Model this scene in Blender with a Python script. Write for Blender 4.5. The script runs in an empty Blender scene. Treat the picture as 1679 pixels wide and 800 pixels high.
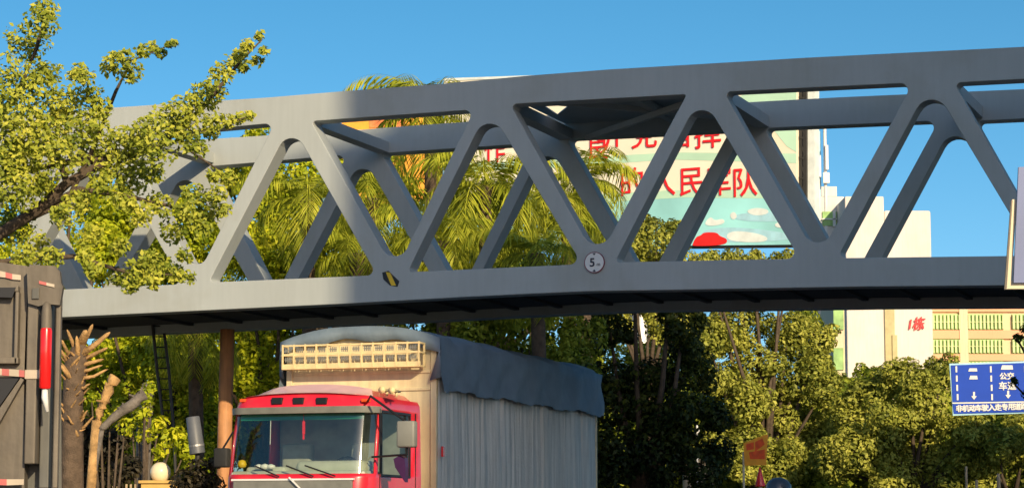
import bpy, bmesh, math, random
import numpy as np
from mathutils import Vector, Matrix
R = math.radians
PI = math.pi
sc = bpy.context.scene
col = sc.collection

# ------------------------------------------------------------------ camera
F = 4000.0                                   # focal length in pixels of a 1679 px wide frame
PITCH = math.atan(480.0 / F)
CAM = Vector((0.0, 0.0, 1.1))
cd = bpy.data.cameras.new("camera"); cam = bpy.data.objects.new("camera", cd); col.objects.link(cam)
cam.location = CAM; cam.rotation_euler = (PI/2 + PITCH, 0, 0)
cd.sensor_width = 36.0; cd.lens = 36.0*F/1679.0; cd.clip_start = 0.1; cd.clip_end = 5000
sc.camera = cam
# ------------------------------------------------------------------ sky, sun, exposure
SUN_EL, SUN_AZ = 22.0, 158.5                 # azimuth clockwise from +Y: behind the camera, to its right
w = bpy.data.worlds.new("World"); sc.world = w; w.use_nodes = True
nt = w.node_tree; nt.nodes.clear()
sky = nt.nodes.new("ShaderNodeTexSky"); sky.sky_type = 'NISHITA'; sky.sun_disc = False
sky.sun_elevation = R(SUN_EL); sky.sun_rotation = R(SUN_AZ); sky.air_density = 0.5; sky.dust_density = 0.9; sky.ozone_density = 0.8
bg = nt.nodes.new("ShaderNodeBackground"); bg.inputs[1].default_value = 0.15
wo = nt.nodes.new("ShaderNodeOutputWorld")
hs_ = nt.nodes.new('ShaderNodeHueSaturation'); hs_.inputs['Saturation'].default_value = 1.35; hs_.inputs['Hue'].default_value = .480; hs_.inputs['Value'].default_value = .87
nt.links.new(sky.outputs[0], hs_.inputs['Color']); nt.links.new(hs_.outputs[0], bg.inputs[0]); nt.links.new(bg.outputs[0], wo.inputs[0])
sl = bpy.data.lights.new("sun", 'SUN'); sl.energy = 4.7; sl.angle = R(0.6); sl.color = (1.0, 0.80, 0.50)
so = bpy.data.objects.new("sun", sl); col.objects.link(so)
SD = Vector((math.sin(R(SUN_AZ))*math.cos(R(SUN_EL)), math.cos(R(SUN_AZ))*math.cos(R(SUN_EL)), math.sin(R(SUN_EL))))
so.rotation_euler = SD.to_track_quat('Z', 'Y').to_euler(); so.location = (-20, -20, 40)
vs = sc.view_settings; vs.view_transform = 'Standard'; vs.look = 'None'; vs.gamma = 1; vs.exposure = 0.17; vs.use_curve_mapping = False
sc.cycles.max_bounces = 6; sc.cycles.transparent_max_bounces = 8

# ------------------------------------------------------------------ pixel helpers (photo pixels -> points at a real distance)
cp, sp = math.cos(PITCH), math.sin(PITCH)
def ray(px, py):
    x = px - 839.5; v = -(py - 400.0)
    return Vector((x, F*cp - v*sp, F*sp + v*cp))
def at(px, py, Y):
    d = ray(px, py); return CAM + d*(Y/d.y)
def onplane(px, py, p0, n):
    d = ray(px, py); return CAM + d*((p0 - CAM).dot(n)/d.dot(n))

# ------------------------------------------------------------------ materials
def mat(name, c, rough=0.6, metal=0.0, var=0.12, scale=3.0, bump=0.0, bscale=30.0, coat=0.0, emit=None, dirt=None, dscale=1.2):
    m = bpy.data.materials.new(name); m.use_nodes = True; n = m.node_tree; b = n.nodes["Principled BSDF"]
    b.inputs["Roughness"].default_value = rough; b.inputs["Metallic"].default_value = metal
    b.inputs["Coat Weight"].default_value = coat
    tc = n.nodes.new("ShaderNodeTexCoord")
    no = n.nodes.new("ShaderNodeTexNoise"); no.inputs["Scale"].default_value = scale; no.inputs["Detail"].default_value = 5
    n.links.new(tc.outputs["Object"], no.inputs["Vector"])
    cr = n.nodes.new("ShaderNodeValToRGB")
    cr.color_ramp.elements[0].position = 0.3; cr.color_ramp.elements[1].position = 0.7
    cr.color_ramp.elements[0].color = tuple(x*(1-var) for x in c)+(1,); cr.color_ramp.elements[1].color = tuple(min(1, x*(1+var)) for x in c)+(1,)
    n.links.new(no.outputs[0], cr.inputs[0]); out = cr.outputs[0]
    if dirt:
        n2 = n.nodes.new("ShaderNodeTexNoise"); n2.inputs["Scale"].default_value = dscale; n2.inputs["Detail"].default_value = 8; n2.inputs["Roughness"].default_value = .65
        n.links.new(tc.outputs["Object"], n2.inputs["Vector"])
        r2 = n.nodes.new("ShaderNodeValToRGB"); r2.color_ramp.elements[0].position = .48; r2.color_ramp.elements[1].position = .72
        n.links.new(n2.outputs[0], r2.inputs[0])
        mx = n.nodes.new("ShaderNodeMix"); mx.data_type = 'RGBA'
        n.links.new(r2.outputs[0], mx.inputs[0]); n.links.new(out, mx.inputs[6]); mx.inputs[7].default_value = dirt+(1,); out = mx.outputs[2]
    n.links.new(out, b.inputs["Base Color"])
    if bump:
        nb = n.nodes.new("ShaderNodeTexNoise"); nb.inputs["Scale"].default_value = bscale; n.links.new(tc.outputs["Object"], nb.inputs["Vector"])
        bp = n.nodes.new("ShaderNodeBump"); bp.inputs["Strength"].default_value = bump; bp.inputs["Distance"].default_value = .02
        n.links.new(nb.outputs[0], bp.inputs["Height"]); n.links.new(bp.outputs[0], b.inputs["Normal"])
    if emit: b.inputs["Emission Color"].default_value = emit[0]+(1,); b.inputs["Emission Strength"].default_value = emit[1]
    return m
def leafmat(name, c1, c2, c3, trans=0.35, nscale=0.7):
    m = bpy.data.materials.new(name); m.use_nodes = True; n = m.node_tree; n.nodes.clear()
    out = n.nodes.new("ShaderNodeOutputMaterial"); g = n.nodes.new("ShaderNodeNewGeometry"); tc = n.nodes.new("ShaderNodeTexCoord")
    no = n.nodes.new("ShaderNodeTexNoise"); no.inputs["Scale"].default_value = nscale; no.inputs["Detail"].default_value = 3
    n.links.new(tc.outputs["Object"], no.inputs["Vector"])
    ad = n.nodes.new("ShaderNodeMath"); ad.operation = 'MULTIPLY_ADD'; ad.inputs[1].default_value = .45
    n.links.new(g.outputs["Random Per Island"], ad.inputs[0])
    sb = n.nodes.new("ShaderNodeMath"); sb.operation = 'SUBTRACT'; sb.inputs[1].default_value = .22; n.links.new(no.outputs[0], sb.inputs[0]); n.links.new(sb.outputs[0], ad.inputs[2])
    cr = n.nodes.new("ShaderNodeValToRGB"); e = cr.color_ramp.elements
    e[0].position = .2; e[0].color = c1+(1,); e[1].position = .8; e[1].color = c3+(1,); k = e.new(.5); k.color = c2+(1,)
    n.links.new(ad.outputs[0], cr.inputs[0])
    d = n.nodes.new("ShaderNodeBsdfPrincipled"); d.inputs["Roughness"].default_value = .55; d.inputs["Specular IOR Level"].default_value = .25
    t = n.nodes.new("ShaderNodeBsdfTranslucent"); mx = n.nodes.new("ShaderNodeMixShader"); mx.inputs[0].default_value = trans
    n.links.new(cr.outputs[0], d.inputs["Base Color"]); n.links.new(cr.outputs[0], t.inputs[0])
    n.links.new(d.outputs[0], mx.inputs[1]); n.links.new(t.outputs[0], mx.inputs[2]); n.links.new(mx.outputs[0], out.inputs[0])
    return m
def glassmat(name, tint, amount):
    m = bpy.data.materials.new(name); m.use_nodes = True; n = m.node_tree; n.nodes.clear()
    out = n.nodes.new("ShaderNodeOutputMaterial"); t = n.nodes.new("ShaderNodeBsdfTransparent"); t.inputs[0].default_value = tint+(1,)
    g = n.nodes.new("ShaderNodeBsdfGlossy"); g.inputs["Roughness"].default_value = .04; g.inputs[0].default_value = (.85, .88, .8, 1)
    mx = n.nodes.new("ShaderNodeMixShader"); mx.inputs[0].default_value = amount
    n.links.new(t.outputs[0], mx.inputs[1]); n.links.new(g.outputs[0], mx.inputs[2]); n.links.new(mx.outputs[0], out.inputs[0]); return m

M = dict(
 bridge=mat('grey bridge paint', (.405,.44,.445), .55, 0, .04, .8, .0, dirt=(.35,.365,.34), dscale=.5),
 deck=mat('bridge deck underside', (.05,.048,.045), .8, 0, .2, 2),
 asphalt=mat('asphalt', (.055,.055,.057), .9, 0, .25, 6, .4, 80),
 pave=mat('pavement tiles', (.25,.23,.2), .85, 0, .15, 4, .3, 20),
 earth=mat('earth and litter', (.09,.075,.045), .95, 0, .4, .6, .5, 12),
 kerb=mat('kerb concrete', (.35,.34,.32), .85), line=mat('road paint', (.75,.75,.72), .7, 0, .1, 8),
 bark=mat('bark', (.09,.065,.045), .9, 0, .35, 8, .8, 30), barkp=mat('palm trunk', (.11,.075,.05), .9, 0, .35, 9, .8, 40),
 tan=mat('dry cut petioles', (.42,.25,.1), .85, 0, .45, 7, .9, 35),
 red=mat('truck red paint', (.68,.018,.04), .3, 0, .06, 2, coat=.6, dirt=(.62,.05,.06), dscale=2),
 pink=mat('red roof paint with painted highlight', (.85,.5,.47), .35, 0, .12, 3, coat=.4),  # whitish highlight on the cab roof put into the colour
 cream=mat('cream container paint', (.8,.68,.42), .55, 0, .08, 2, dirt=(.68,.55,.33)),
 rack=mat('cream rack paint', (.78,.62,.33), .5, 0, .12, 8),
 tarp=mat('blue grey tarpaulin', (.15,.2,.25), .65, 0, .15, 2.5, .6, 7),
 curtain=mat('pale grey curtain sheet', (.78,.77,.7), .75, 0, .1, 1.2, .3, 15, dirt=(.66,.65,.6)),
 rubber=mat('black rubber', (.02,.02,.02), .75, 0, .2, 10), black=mat('black plastic', (.012,.012,.014), .45),
 inner=mat('cab interior grey', (.42,.43,.39), .8, 0, .2, 4), dash=mat('dashboard grey', (.5,.52,.45), .7, 0, .1, 5),
 visor=mat('smoked visor', (.2,.2,.18), .35, 0, .15, 6), greenband=mat('green tinted band', (.02,.2,.12), .3, 0, .3, 4),
 glass=glassmat('windscreen glass', (.85,.9,.82), .16), sglass=glassmat('side glass', (.6,.65,.63), .1),
 mirror=mat('mirror housing grey', (.22,.22,.2), .5), purple=mat('dark purple deflector', (.05,.01,.06), .4),
 metal=mat('galvanised steel', (.4,.41,.42), .45, .7, .15, 10), dumper=mat('dusty brown grey steel', (.17,.145,.115), .6, .1, .15, 1.5, .3, 10, dirt=(.12,.1,.085), dscale=2.5),
 dumpd=mat('dark grey steel panel', (.13,.13,.12), .55, .1, .2, 2), lampred=mat('red lamp lens', (.85,.015,.015), .25, 0, .08, 6, coat=.5),
 refred=mat('red reflective tape', (.5,.13,.12), .4), refwhite=mat('white reflective tape', (.5,.42,.33), .4), white=mat('white paint', (.75,.75,.74), .5, 0, .05, 4),
 signblue=mat('blue sign face', (.004,.06,.5), .75, 0, .06, 2), signdull=mat('blue grey sign face', (.13,.17,.36), .5, 0, .1, 1.5), frame=mat('cream sign frame', (.66,.57,.4), .45, 0, .08, 5),
 board=mat('billboard cream vinyl', (.94,.87,.70), .6, 0, .05, .4, dirt=(.90,.80,.58), dscale=.25), mint=mat('billboard mint green', (.55,.82,.62), .6, 0, .1, .5), cyan=mat('billboard cyan', (.36,.76,.78), .6, 0, .22, .35), bwhite=mat('billboard white', (.8,.86,.84), .6), bblue=mat('billboard light blue', (.42,.72,.84), .6), bred=mat('billboard red', (.85,.02,.015), .5),
 charred=mat('red lettering', (.88,.015,.02), .5), orange=mat('orange banner', (.85,.22,.06), .6, 0, .3, 3),
 wallw=mat('white render wall', (.72,.68,.64), .85, 0, .04, .3, dirt=(.66,.6,.54), dscale=.4), wallc=mat('cream wall', (.74,.62,.42), .85, 0, .05, .4), wallpe=mat('peach wall', (.82,.6,.38), .85, 0, .05, .4), wallp=mat('salmon wall band', (.8,.43,.25), .85, 0, .06, .5),
 shutter=mat('green window shutters', (.3,.5,.18), .7, 0, .25, 3), slat=mat('pale window bars', (.6,.66,.34), .7), dglass=mat('dark window glass', (.08,.09,.06), .2), olive=mat('olive downpipe recess', (.5,.44,.24), .8),
 column=mat('rust orange column paint', (.58,.27,.11), .65, 0, .2, 3, .3, 15, dirt=(.45,.22,.1)), darkband=mat('dark column wrap', (.06,.06,.055), .6),
 darksteel=mat('dark steel', (.03,.028,.025), .6), grey=mat('grey cylinder housing', (.11,.12,.14), .5), globe=mat('frosted globe', (.85,.72,.5), .35, 0, .05, 4), yellow=mat('yellow post', (.62,.4,.12), .7, 0, .15, 5), wood=mat('weathered wood', (.42,.32,.2), .85, 0, .3, 8), log=mat('grey log', (.15,.13,.115), .9, 0, .4, 9, .8, 30),
 noticey=mat('yellow notice', (.85,.36,.02), .6, 0, .1, 8), noticeo=mat('orange notice print', (.8,.09,.01), .6, 0, .2, 8), ringred=mat('sign ring dark red', (.2,.03,.06), .5), ink=mat('black sign ink', (.03,.03,.05), .5), hazy=mat('hazard yellow', (.75,.5,.02), .5),
 helmet=mat('dark grey helmet', (.05,.06,.08), .35, coat=.5), cloth=mat('dark jacket', (.04,.045,.06), .85), skin=mat('skin', (.45,.27,.18), .6), hub=mat('road wheel steel', (.35,.34,.32), .5, .4),
)
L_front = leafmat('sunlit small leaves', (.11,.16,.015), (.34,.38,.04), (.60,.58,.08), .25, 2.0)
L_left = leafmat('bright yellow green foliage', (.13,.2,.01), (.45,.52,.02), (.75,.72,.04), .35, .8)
L_dark = leafmat('dark green and shaded foliage', (.01,.022,.006), (.028,.05,.01), (.10,.12,.015), .2, .5)  # shade on the tree behind the lorry is put into this dark leaf colour
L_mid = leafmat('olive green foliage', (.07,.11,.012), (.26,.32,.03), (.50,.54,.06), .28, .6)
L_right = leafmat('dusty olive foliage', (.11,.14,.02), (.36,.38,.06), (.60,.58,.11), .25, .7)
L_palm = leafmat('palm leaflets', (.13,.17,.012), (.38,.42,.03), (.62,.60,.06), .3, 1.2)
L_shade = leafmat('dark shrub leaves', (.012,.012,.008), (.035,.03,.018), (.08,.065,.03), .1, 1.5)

def streaks(m, amt=.10):
    n = m.node_tree; b = n.nodes["Principled BSDF"]; src = b.inputs["Base Color"].links[0].from_socket
    tc = n.nodes.new("ShaderNodeTexCoord"); mp = n.nodes.new("ShaderNodeMapping"); mp.inputs["Scale"].default_value = (7, 7, .55)
    no = n.nodes.new("ShaderNodeTexNoise"); no.inputs["Scale"].default_value = 1.6; no.inputs["Detail"].default_value = 6; no.inputs["Roughness"].default_value = .6
    n.links.new(tc.outputs["Object"], mp.inputs[0]); n.links.new(mp.outputs[0], no.inputs["Vector"])
    cr = n.nodes.new("ShaderNodeValToRGB"); cr.color_ramp.elements[0].position = .35; cr.color_ramp.elements[0].color = (1-amt*1.6,)*3+(1,); cr.color_ramp.elements[1].position = .62; cr.color_ramp.elements[1].color = (1,1,1,1)
    mx = n.nodes.new("ShaderNodeMix"); mx.data_type = 'RGBA'; mx.blend_type = 'MULTIPLY'; mx.inputs[0].default_value = 1
    n.links.new(no.outputs[0], cr.inputs[0]); n.links.new(src, mx.inputs[6]); n.links.new(cr.outputs[0], mx.inputs[7]); n.links.new(mx.outputs[2], b.inputs["Base Color"])
for k_, a_ in (('bridge',.03),('curtain',.14),('wallw',.05),('wallc',.06),('cream',.1),('dumper',.2),('dumpd',.15),('column',.2)): streaks(M[k_], a_)

# ------------------------------------------------------------------ object helpers
def tag(o, label=None, cat=None, group=None, kind=None):
    if label: o["label"] = label
    if cat: o["category"] = cat
    if group: o["group"] = group
    if kind: o["kind"] = kind
    return o
def thing(name, label, cat, loc=(0,0,0), rz=0.0, group=None):
    o = bpy.data.objects.new(name, None); col.objects.link(o); o.location = loc; o.rotation_euler = (0,0,rz); o.empty_display_size = .2
    return tag(o, label, cat, group)
class MB:
    def __init__(s): s.v = []; s.f = []
    def add(s, vs_, fs):
        b = len(s.v); s.v += [tuple(v) for v in vs_]; s.f += [tuple(b+i for i in f) for f in fs]; return s
    def box(s, x0, x1, y0, y1, z0, z1, ch=0.0):
        if ch <= 0:
            return s.add([(x,y,z) for z in (z0,z1) for y in (y0,y1) for x in (x0,x1)], [(0,2,3,1),(4,5,7,6),(0,1,5,4),(2,6,7,3),(0,4,6,2),(1,3,7,5)])
        bm = bmesh.new(); bmesh.ops.create_cube(bm, size=1)
        for v in bm.verts: v.co = ((x0+x1)/2+v.co.x*(x1-x0), (y0+y1)/2+v.co.y*(y1-y0), (z0+z1)/2+v.co.z*(z1-z0))
        bmesh.ops.bevel(bm, geom=bm.edges[:], offset=ch, segments=3, profile=.5, affect='EDGES')
        bm.verts.index_update(); s.add([v.co[:] for v in bm.verts], [tuple(v.index for v in f.verts) for f in bm.faces]); bm.free(); return s
    def tube(s, pts, rad, n=8, cap=True):
        pts = [Vector(p) for p in pts]; rad = rad if isinstance(rad, (list, tuple)) else [rad]*len(pts); vv = []
        for i, p in enumerate(pts):
            d = (pts[min(i+1, len(pts)-1)] - pts[max(i-1, 0)]).normalized()
            a = Vector((0,0,1)) if abs(d.z) < .9 else Vector((0,1,0)); u = d.cross(a).normalized(); q = d.cross(u)
            vv += [p + (u*math.cos(2*PI*k/n) + q*math.sin(2*PI*k/n))*rad[i] for k in range(n)]
        ff = [(i*n+k, i*n+(k+1) % n, (i+1)*n+(k+1) % n, (i+1)*n+k) for i in range(len(pts)-1) for k in range(n)]
        if cap: ff += [tuple(reversed(range(n))), tuple(range((len(pts)-1)*n, len(pts)*n))]
        return s.add(vv, ff)
    def bar(s, a, b, wx, wz, up=Vector((0,0,1))):
        a, b = Vector(a), Vector(b); d = (b-a).normalized(); u = d.cross(up).normalized()*wx/2; q = u.cross(d).normalized()*wz/2
        return s.add([a-u-q, a+u-q, a+u+q, a-u+q, b-u-q, b+u-q, b+u+q, b-u+q], [(0,1,2,3),(7,6,5,4),(0,4,5,1),(1,5,6,2),(2,6,7,3),(3,7,4,0)])
    def prism(s, poly, ext):           # poly: list of Vectors in one plane, ext: vector of thickness
        n = len(poly); ext = Vector(ext); poly = [Vector(p) for p in poly]
        return s.add(poly + [p+ext for p in poly], [tuple(range(n)), tuple(reversed(range(n, 2*n)))] + [(i, i+n, (i+1) % n+n, (i+1) % n) for i in range(n)])
    def lathe(s, c, prof, n=20):       # prof: (radius, z)
        c = Vector(c); vv = [c+Vector((r*math.cos(2*PI*k/n), r*math.sin(2*PI*k/n), z)) for r, z in prof for k in range(n)]
        ff = [(i*n+k, i*n+(k+1) % n, (i+1)*n+(k+1) % n, (i+1)*n+k) for i in range(len(prof)-1) for k in range(n)]
        return s.add(vv, ff + [tuple(reversed(range(n))), tuple(range((len(prof)-1)*n, len(prof)*n))])
    def build(s, name, m, parent=None, org=None, smooth=False, auto=None):
        o0 = Vector(org) if org is not None else Vector((0,0,0))
        me = bpy.data.meshes.new(name); me.from_pydata([tuple(Vector(v)-o0) for v in s.v], [], s.f)
        bm = bmesh.new(); bm.from_mesh(me); bmesh.ops.recalc_face_normals(bm, faces=bm.faces[:]); bm.to_mesh(me); bm.free()
        me.materials.append(m)
        if smooth or auto:
            me.polygons.foreach_set('use_smooth', [True]*len(me.polygons))
            if auto: me.set_sharp_from_angle(angle=R(auto))
        o = bpy.data.objects.new(name, me); col.objects.link(o)
        if parent: o.parent = parent
        else: o.location = o0
        return o
def solo(mb, name, m, org, label=None, cat=None, group=None, kind=None, **k):
    return tag(mb.build(name, m, None, org, **k), label, cat, group, kind)

def text_verts(body, size, extr=.01):
    c = bpy.data.curves.new('lettering', 'FONT'); c.body = body; c.size = size; c.extrude = extr; c.align_x = 'CENTER'; c.align_y = 'CENTER'; c.resolution_u = 3
    o = bpy.data.objects.new('lettering', c); col.objects.link(o)
    me = bpy.data.meshes.new_from_object(o.evaluated_get(bpy.context.evaluated_depsgraph_get()))
    v = [p.co.copy() for p in me.vertices]; f = [tuple(p.vertices) for p in me.polygons]
    bpy.data.objects.remove(o); bpy.data.curves.remove(c); bpy.data.meshes.remove(me)
    if v:                                        # centre the ink
        cx = (min(p.x for p in v)+max(p.x for p in v))/2; cy = (min(p.y for p in v)+max(p.y for p in v))/2
        for p in v: p.x -= cx; p.y -= cy
    return v, f
def text_on(mb, body, size, pos, right, up, extr=.01, sx=1.0, bold=0.0):
    v, f = text_verts(body, size, extr); right = Vector(right).normalized(); up = Vector(up).normalized(); nn = right.cross(up)
    offs = [(0,0)] if not bold else [(a*bold, b*bold) for a in (-1,1) for b in (-1,1)]
    for k, (a, b) in enumerate(offs): mb.add([Vector(pos)+right*(p.x*sx+a)+up*(p.y+b)+nn*(p.z+k*.0015) for p in v], f)

def quads_object(name, V, m, parent=None, org=(0,0,0), nv=4):
    """V: (n, nv, 3) array; every face an island of its own"""
    n = V.shape[0]; me = bpy.data.meshes.new(name); me.vertices.add(n*nv); me.vertices.foreach_set('co', (V.reshape(-1,3)-np.array(org)).astype('f4').ravel())
    me.loops.add(n*nv); me.loops.foreach_set('vertex_index', np.arange(n*nv, dtype='i4'))
    me.polygons.add(n); me.polygons.foreach_set('loop_start', np.arange(0, n*nv, nv, dtype='i4')); me.polygons.foreach_set('loop_total', np.full(n, nv, dtype='i4'))
    me.update(); me.validate(); me.materials.append(m)
    o = bpy.data.objects.new(name, me); col.objects.link(o)
    if parent: o.parent = parent
    return o
def leaf_quads(P, Nrm, size, rng, elong=1.7):
    n = len(P); Nn = Nrm + rng.normal(0, .45, (n,3)); Nn /= np.linalg.norm(Nn, axis=1)[:,None]+1e-9
    T = rng.normal(0, 1, (n,3)); T[:,2] -= .5; T -= (T*Nn).sum(1)[:,None]*Nn; T /= np.linalg.norm(T, axis=1)[:,None]+1e-9
    B = np.cross(Nn, T); s = size*rng.uniform(.45, 1.4, n)[:,None]
    fold = Nn*s*.12
    return np.stack([P - T*s*.5*elong/1.3, P + B*s*.34+fold, P + T*s*.5*elong/1.3, P - B*s*.34+fold], 1)
def blob_leaves(blobs, size, cover, rng, inner=.18):
    out = []
    for c, r in blobs:
        n = int(cover*2.0*4*PI*r*r/(size*size*.55))+8; d = rng.normal(0,1,(n,3)); d /= np.linalg.norm(d, axis=1)[:,None]
        # lumpy radius so that the outline is uneven and dark gaps open between sprays
        k = rng.normal(0,1,(14,3)); k /= np.linalg.norm(k, axis=1)[:,None]
        lump = np.clip((d@k.T).max(1), 0, 1); rr = r*(.52+.55*lump**2.2)*rng.uniform(.86, 1.06, n)
        ins = rng.random(n) < inner; rr[ins] *= rng.uniform(.3, .9, ins.sum())
        P = np.array(c)+d*rr[:,None]*np.array([1,1,.92]); Nm = d*.8+np.array([0,0,.45])
        out.append(leaf_quads(P, Nm, size, rng))
    return np.concatenate(out)
SEED = [1]
def tree(label, Y, bpx, blobs, size, cover, lm, name='broadleaf_tree', group=None, trunk_r=.22, dy=1.0, sub=5, bark='bark'):
    """blobs: (px, py, radius px) at distance Y; scattered in depth about Y; each is broken into smaller sprays"""
    SEED[0] += 1; rng = np.random.default_rng(SEED[0]); rnd = random.Random(SEED[0])
    base = at(bpx, 400, Y); base.z = 0
    t = thing(name, label, 'tree', base, 0, group)
    world = []
    for px, py, rp in blobs:
        yy = Y + rnd.uniform(-dy, dy); c = at(px, py, yy); r = rp/F*yy
        world.append((c, r))
    small = []
    for c, r in world:
        small.append((tuple(c), r*.72))
        for _ in range(sub):
            d = Vector((rnd.gauss(0,1), rnd.gauss(0,1), rnd.gauss(.25,1))).normalized()
            small.append((tuple(c+d*r*.68), r*rnd.uniform(.3,.48)))
    quads_object('crown', blob_leaves(small, size, cover, rng), lm, t, base)
    mb = MB(); zc = min(c.z for c, r in world); fork = Vector((base.x, base.y, max(1.2, zc*.75)))
    mb.tube([base-Vector((0,0,.1)), base+Vector((.05,0,fork.z*.5)), fork], [trunk_r*1.25, trunk_r, trunk_r*.8], 10)
    for c, r in world:
        mid = fork.lerp(c, .5)+Vector((rnd.uniform(-.2,.2), rnd.uniform(-.2,.2), rnd.uniform(-.1,.25)))
        mb.tube([fork-Vector((0,0,.2)), mid, c, c+Vector((rnd.uniform(-.3,.3)*r, 0, r*.6))], [trunk_r*.42, trunk_r*.2, trunk_r*.09, .01], 6)
    mb.build('trunk', M[bark], t, base, smooth=True)
    return t

# ------------------------------------------------------------------ ground, road
RD = Vector((math.sin(R(19)), math.cos(R(19)), 0)); RR = Vector((math.cos(R(19)), -math.sin(R(19)), 0))
def rp(a, b, z=0.0): return RR*a + RD*b + Vector((0,0,z))          # a: across the road, b: along it
solo(MB().add([(-1500,-1500,-.14),(1500,-1500,-.14),(1500,1500,-.14),(-1500,1500,-.14)], [(0,1,2,3)]), 'ground', M['earth'], (0,0,0), kind='structure')
solo(MB().prism([rp(-18.0,-60,-.136), rp(6.5,-60,-.136), rp(6.5,140,-.136), rp(-18.0,140,-.136)], (0,0,.136)), 'road', M['asphalt'], (0,0,0), kind='structure')
mb = MB()
for a in (-11.2, -7.6, -0.3, 3.1):
    for k in range(-8, 20):
        mb.prism([rp(a-.07,k*6,.004), rp(a+.07,k*6,.004), rp(a+.07,k*6+3,.004), rp(a-.07,k*6+3,.004)], (0,0,.002))
for a in (-4.05, -3.85): mb.prism([rp(a-.06,-50,.004), rp(a+.06,-50,.004), rp(a+.06,130,.004), rp(a-.06,130,.004)], (0,0,.002))
solo(mb, 'road_markings', M['line'], (0,0,0), kind='structure')
for a0, a1, nm in ((6.5,6.7,'kerb'), (-18.2,-18.0,'kerb')):
    solo(MB().prism([rp(a0,-60,-.14), rp(a1,-60,-.14), rp(a1,140,-.14), rp(a0,140,-.14)], (0,0,.28)), nm, M['kerb'], (0,0,0), kind='structure')
for a0, a1 in ((6.7,10.5), (-21.5,-18.2)):
    solo(MB().prism([rp(a0,-60,-.14), rp(a1,-60,-.14), rp(a1,140,-.14), rp(a0,140,-.14)], (0,0,.26)), 'pavement', M['pave'], (0,0,0), kind='structure')

# ------------------------------------------------------------------ footbridge
PHI = 20.0; D0 = 41.0; W = 3.75; TH = .38
BP0 = Vector((0, D0, 0)); BN = Vector((math.sin(R(PHI)), math.cos(R(PHI)), 0)); BD = Vector((math.cos(R(PHI)), -math.sin(R(PHI)), 0))
def bsz(px, py):
    p = onplane(px, py, BP0, BN) - BP0; return (p.dot(BD), p.z)
def bw(s, z, off=0.0): return BP0 + BD*s + Vector((0,0,z)) + BN*off
def fillet(poly, seg=7):
    out = []; n = len(poly)
    for i, (x, y, r) in enumerate(poly):
        p = Vector((x, y)); a = Vector(poly[i-1][:2])-p; b = Vector(poly[(i+1) % n][:2])-p; a.normalize(); b.normalize()
        ang = a.angle(b); t = min(r/math.tan(ang/2), 200); c = p+(a+b).normalized()*(r/math.sin(ang/2))
        s_, e_ = p+a*t, p+b*t; a0 = math.atan2(*(s_-c).yx); a1 = math.atan2(*(e_-c).yx); d = (a1-a0+PI) % (2*PI)-PI
        out += [(c.x+r*math.cos(a0+d*k/seg), c.y+r*math.sin(a0+d*k/seg)) for k in range(seg+1)]
    return out
outline = [(-300,222),(-100,206),(60,188),(165,178),(300,169),(440,160),(560,150),(720,138),(870,124),(1000,114),(1120,107),(1320,95),(1520,85),(1679,77),(1900,68),(2150,60),
           (2150,466),(1900,466),(1642,468),(1400,470),(1120,475),(975,477),(860,482),(760,487),(560,498),(330,509),(102,520),(-100,531),(-300,543)]
holes = [
 [(205,224,6),(450,202,9),(322,455,18)], [(510,199,5),(777,180,9),(648,447,23)], [(836,171,7),(1126,155,3),(979,427,25)], [(1187,151,7),(1497,136,12),(1341,424,25)], [(1564,136,7),(1893,119,12),(1725,420,27)],
 [(167,228,20),(298,466,8),(20,478,4)], [(477,203,22),(618,451,10),(342,463,5)], [(801,176,25),(954,433,12),(668,446,5)], [(1149,155,25),(1311,424,12),(1008,430,5)], [(1526,135,28),(1697,419,10),(1373,423,8)], [(1925,114,29),(2100,413,10),(1758,417,8)],
 [(-105,247,6),(132,230,9),(5,472,18)], [(-148,250,20),(-22,482,8),(-285,494,6)] ]
def truss_mesh():
    c = bpy.data.curves.new('truss', 'CURVE'); c.dimensions = '2D'; c.fill_mode = 'BOTH'; c.extrude = TH/2-.012; c.bevel_depth = .012; c.bevel_resolution = 2; c.offset = -.012
    for k, poly in enumerate([outline]+[fillet(h) for h in holes]):
        s = c.splines.new('POLY'); s.points.add(len(poly)-1); s.use_cyclic_u = True
        for q, p in enumerate(poly):
            a, z = bsz(*p); s.points[q].co = (a, z, 0, 1)
    o = bpy.data.objects.new('truss', c); col.objects.link(o)
    me = bpy.data.meshes.new_from_object(o.evaluated_get(bpy.context.evaluated_depsgraph_get()))
    vs2 = [p.co.copy() for p in me.vertices]; fs = [tuple(p.vertices) for p in me.polygons]
    bpy.data.objects.remove(o); bpy.data.curves.remove(c); return vs2, fs
bridge = thing('footbridge', 'grey steel truss footbridge with rounded openings spanning the whole width of the road', 'footbridge', (BP0.x, BP0.y, 0))
borg = Vector((BP0.x, BP0.y, 0))
tv, tf = truss_mesh()
for off in (0.0, W):
    mb = MB(); mb.add([bw(p.x-(.26 if off else 0), p.y, off+TH/2+p.z) for p in tv], tf)
    mb.build('truss_side', M['bridge'], bridge, borg)
def ztop(px): 
    for (x0,y0),(x1,y1) in zip(outline[:16], outline[1:16]):
        if x0 <= px <= x1: return bsz(px, y0+(y1-y0)*(px-x0)/(x1-x0))
def zbot(px):
    bl = outline[16:][::-1]
    for (x0,y0),(x1,y1) in zip(bl, bl[1:]):
        if x0 <= px <= x1: return bsz(px, y0+(y1-y0)*(px-x0)/(x1-x0))
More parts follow.
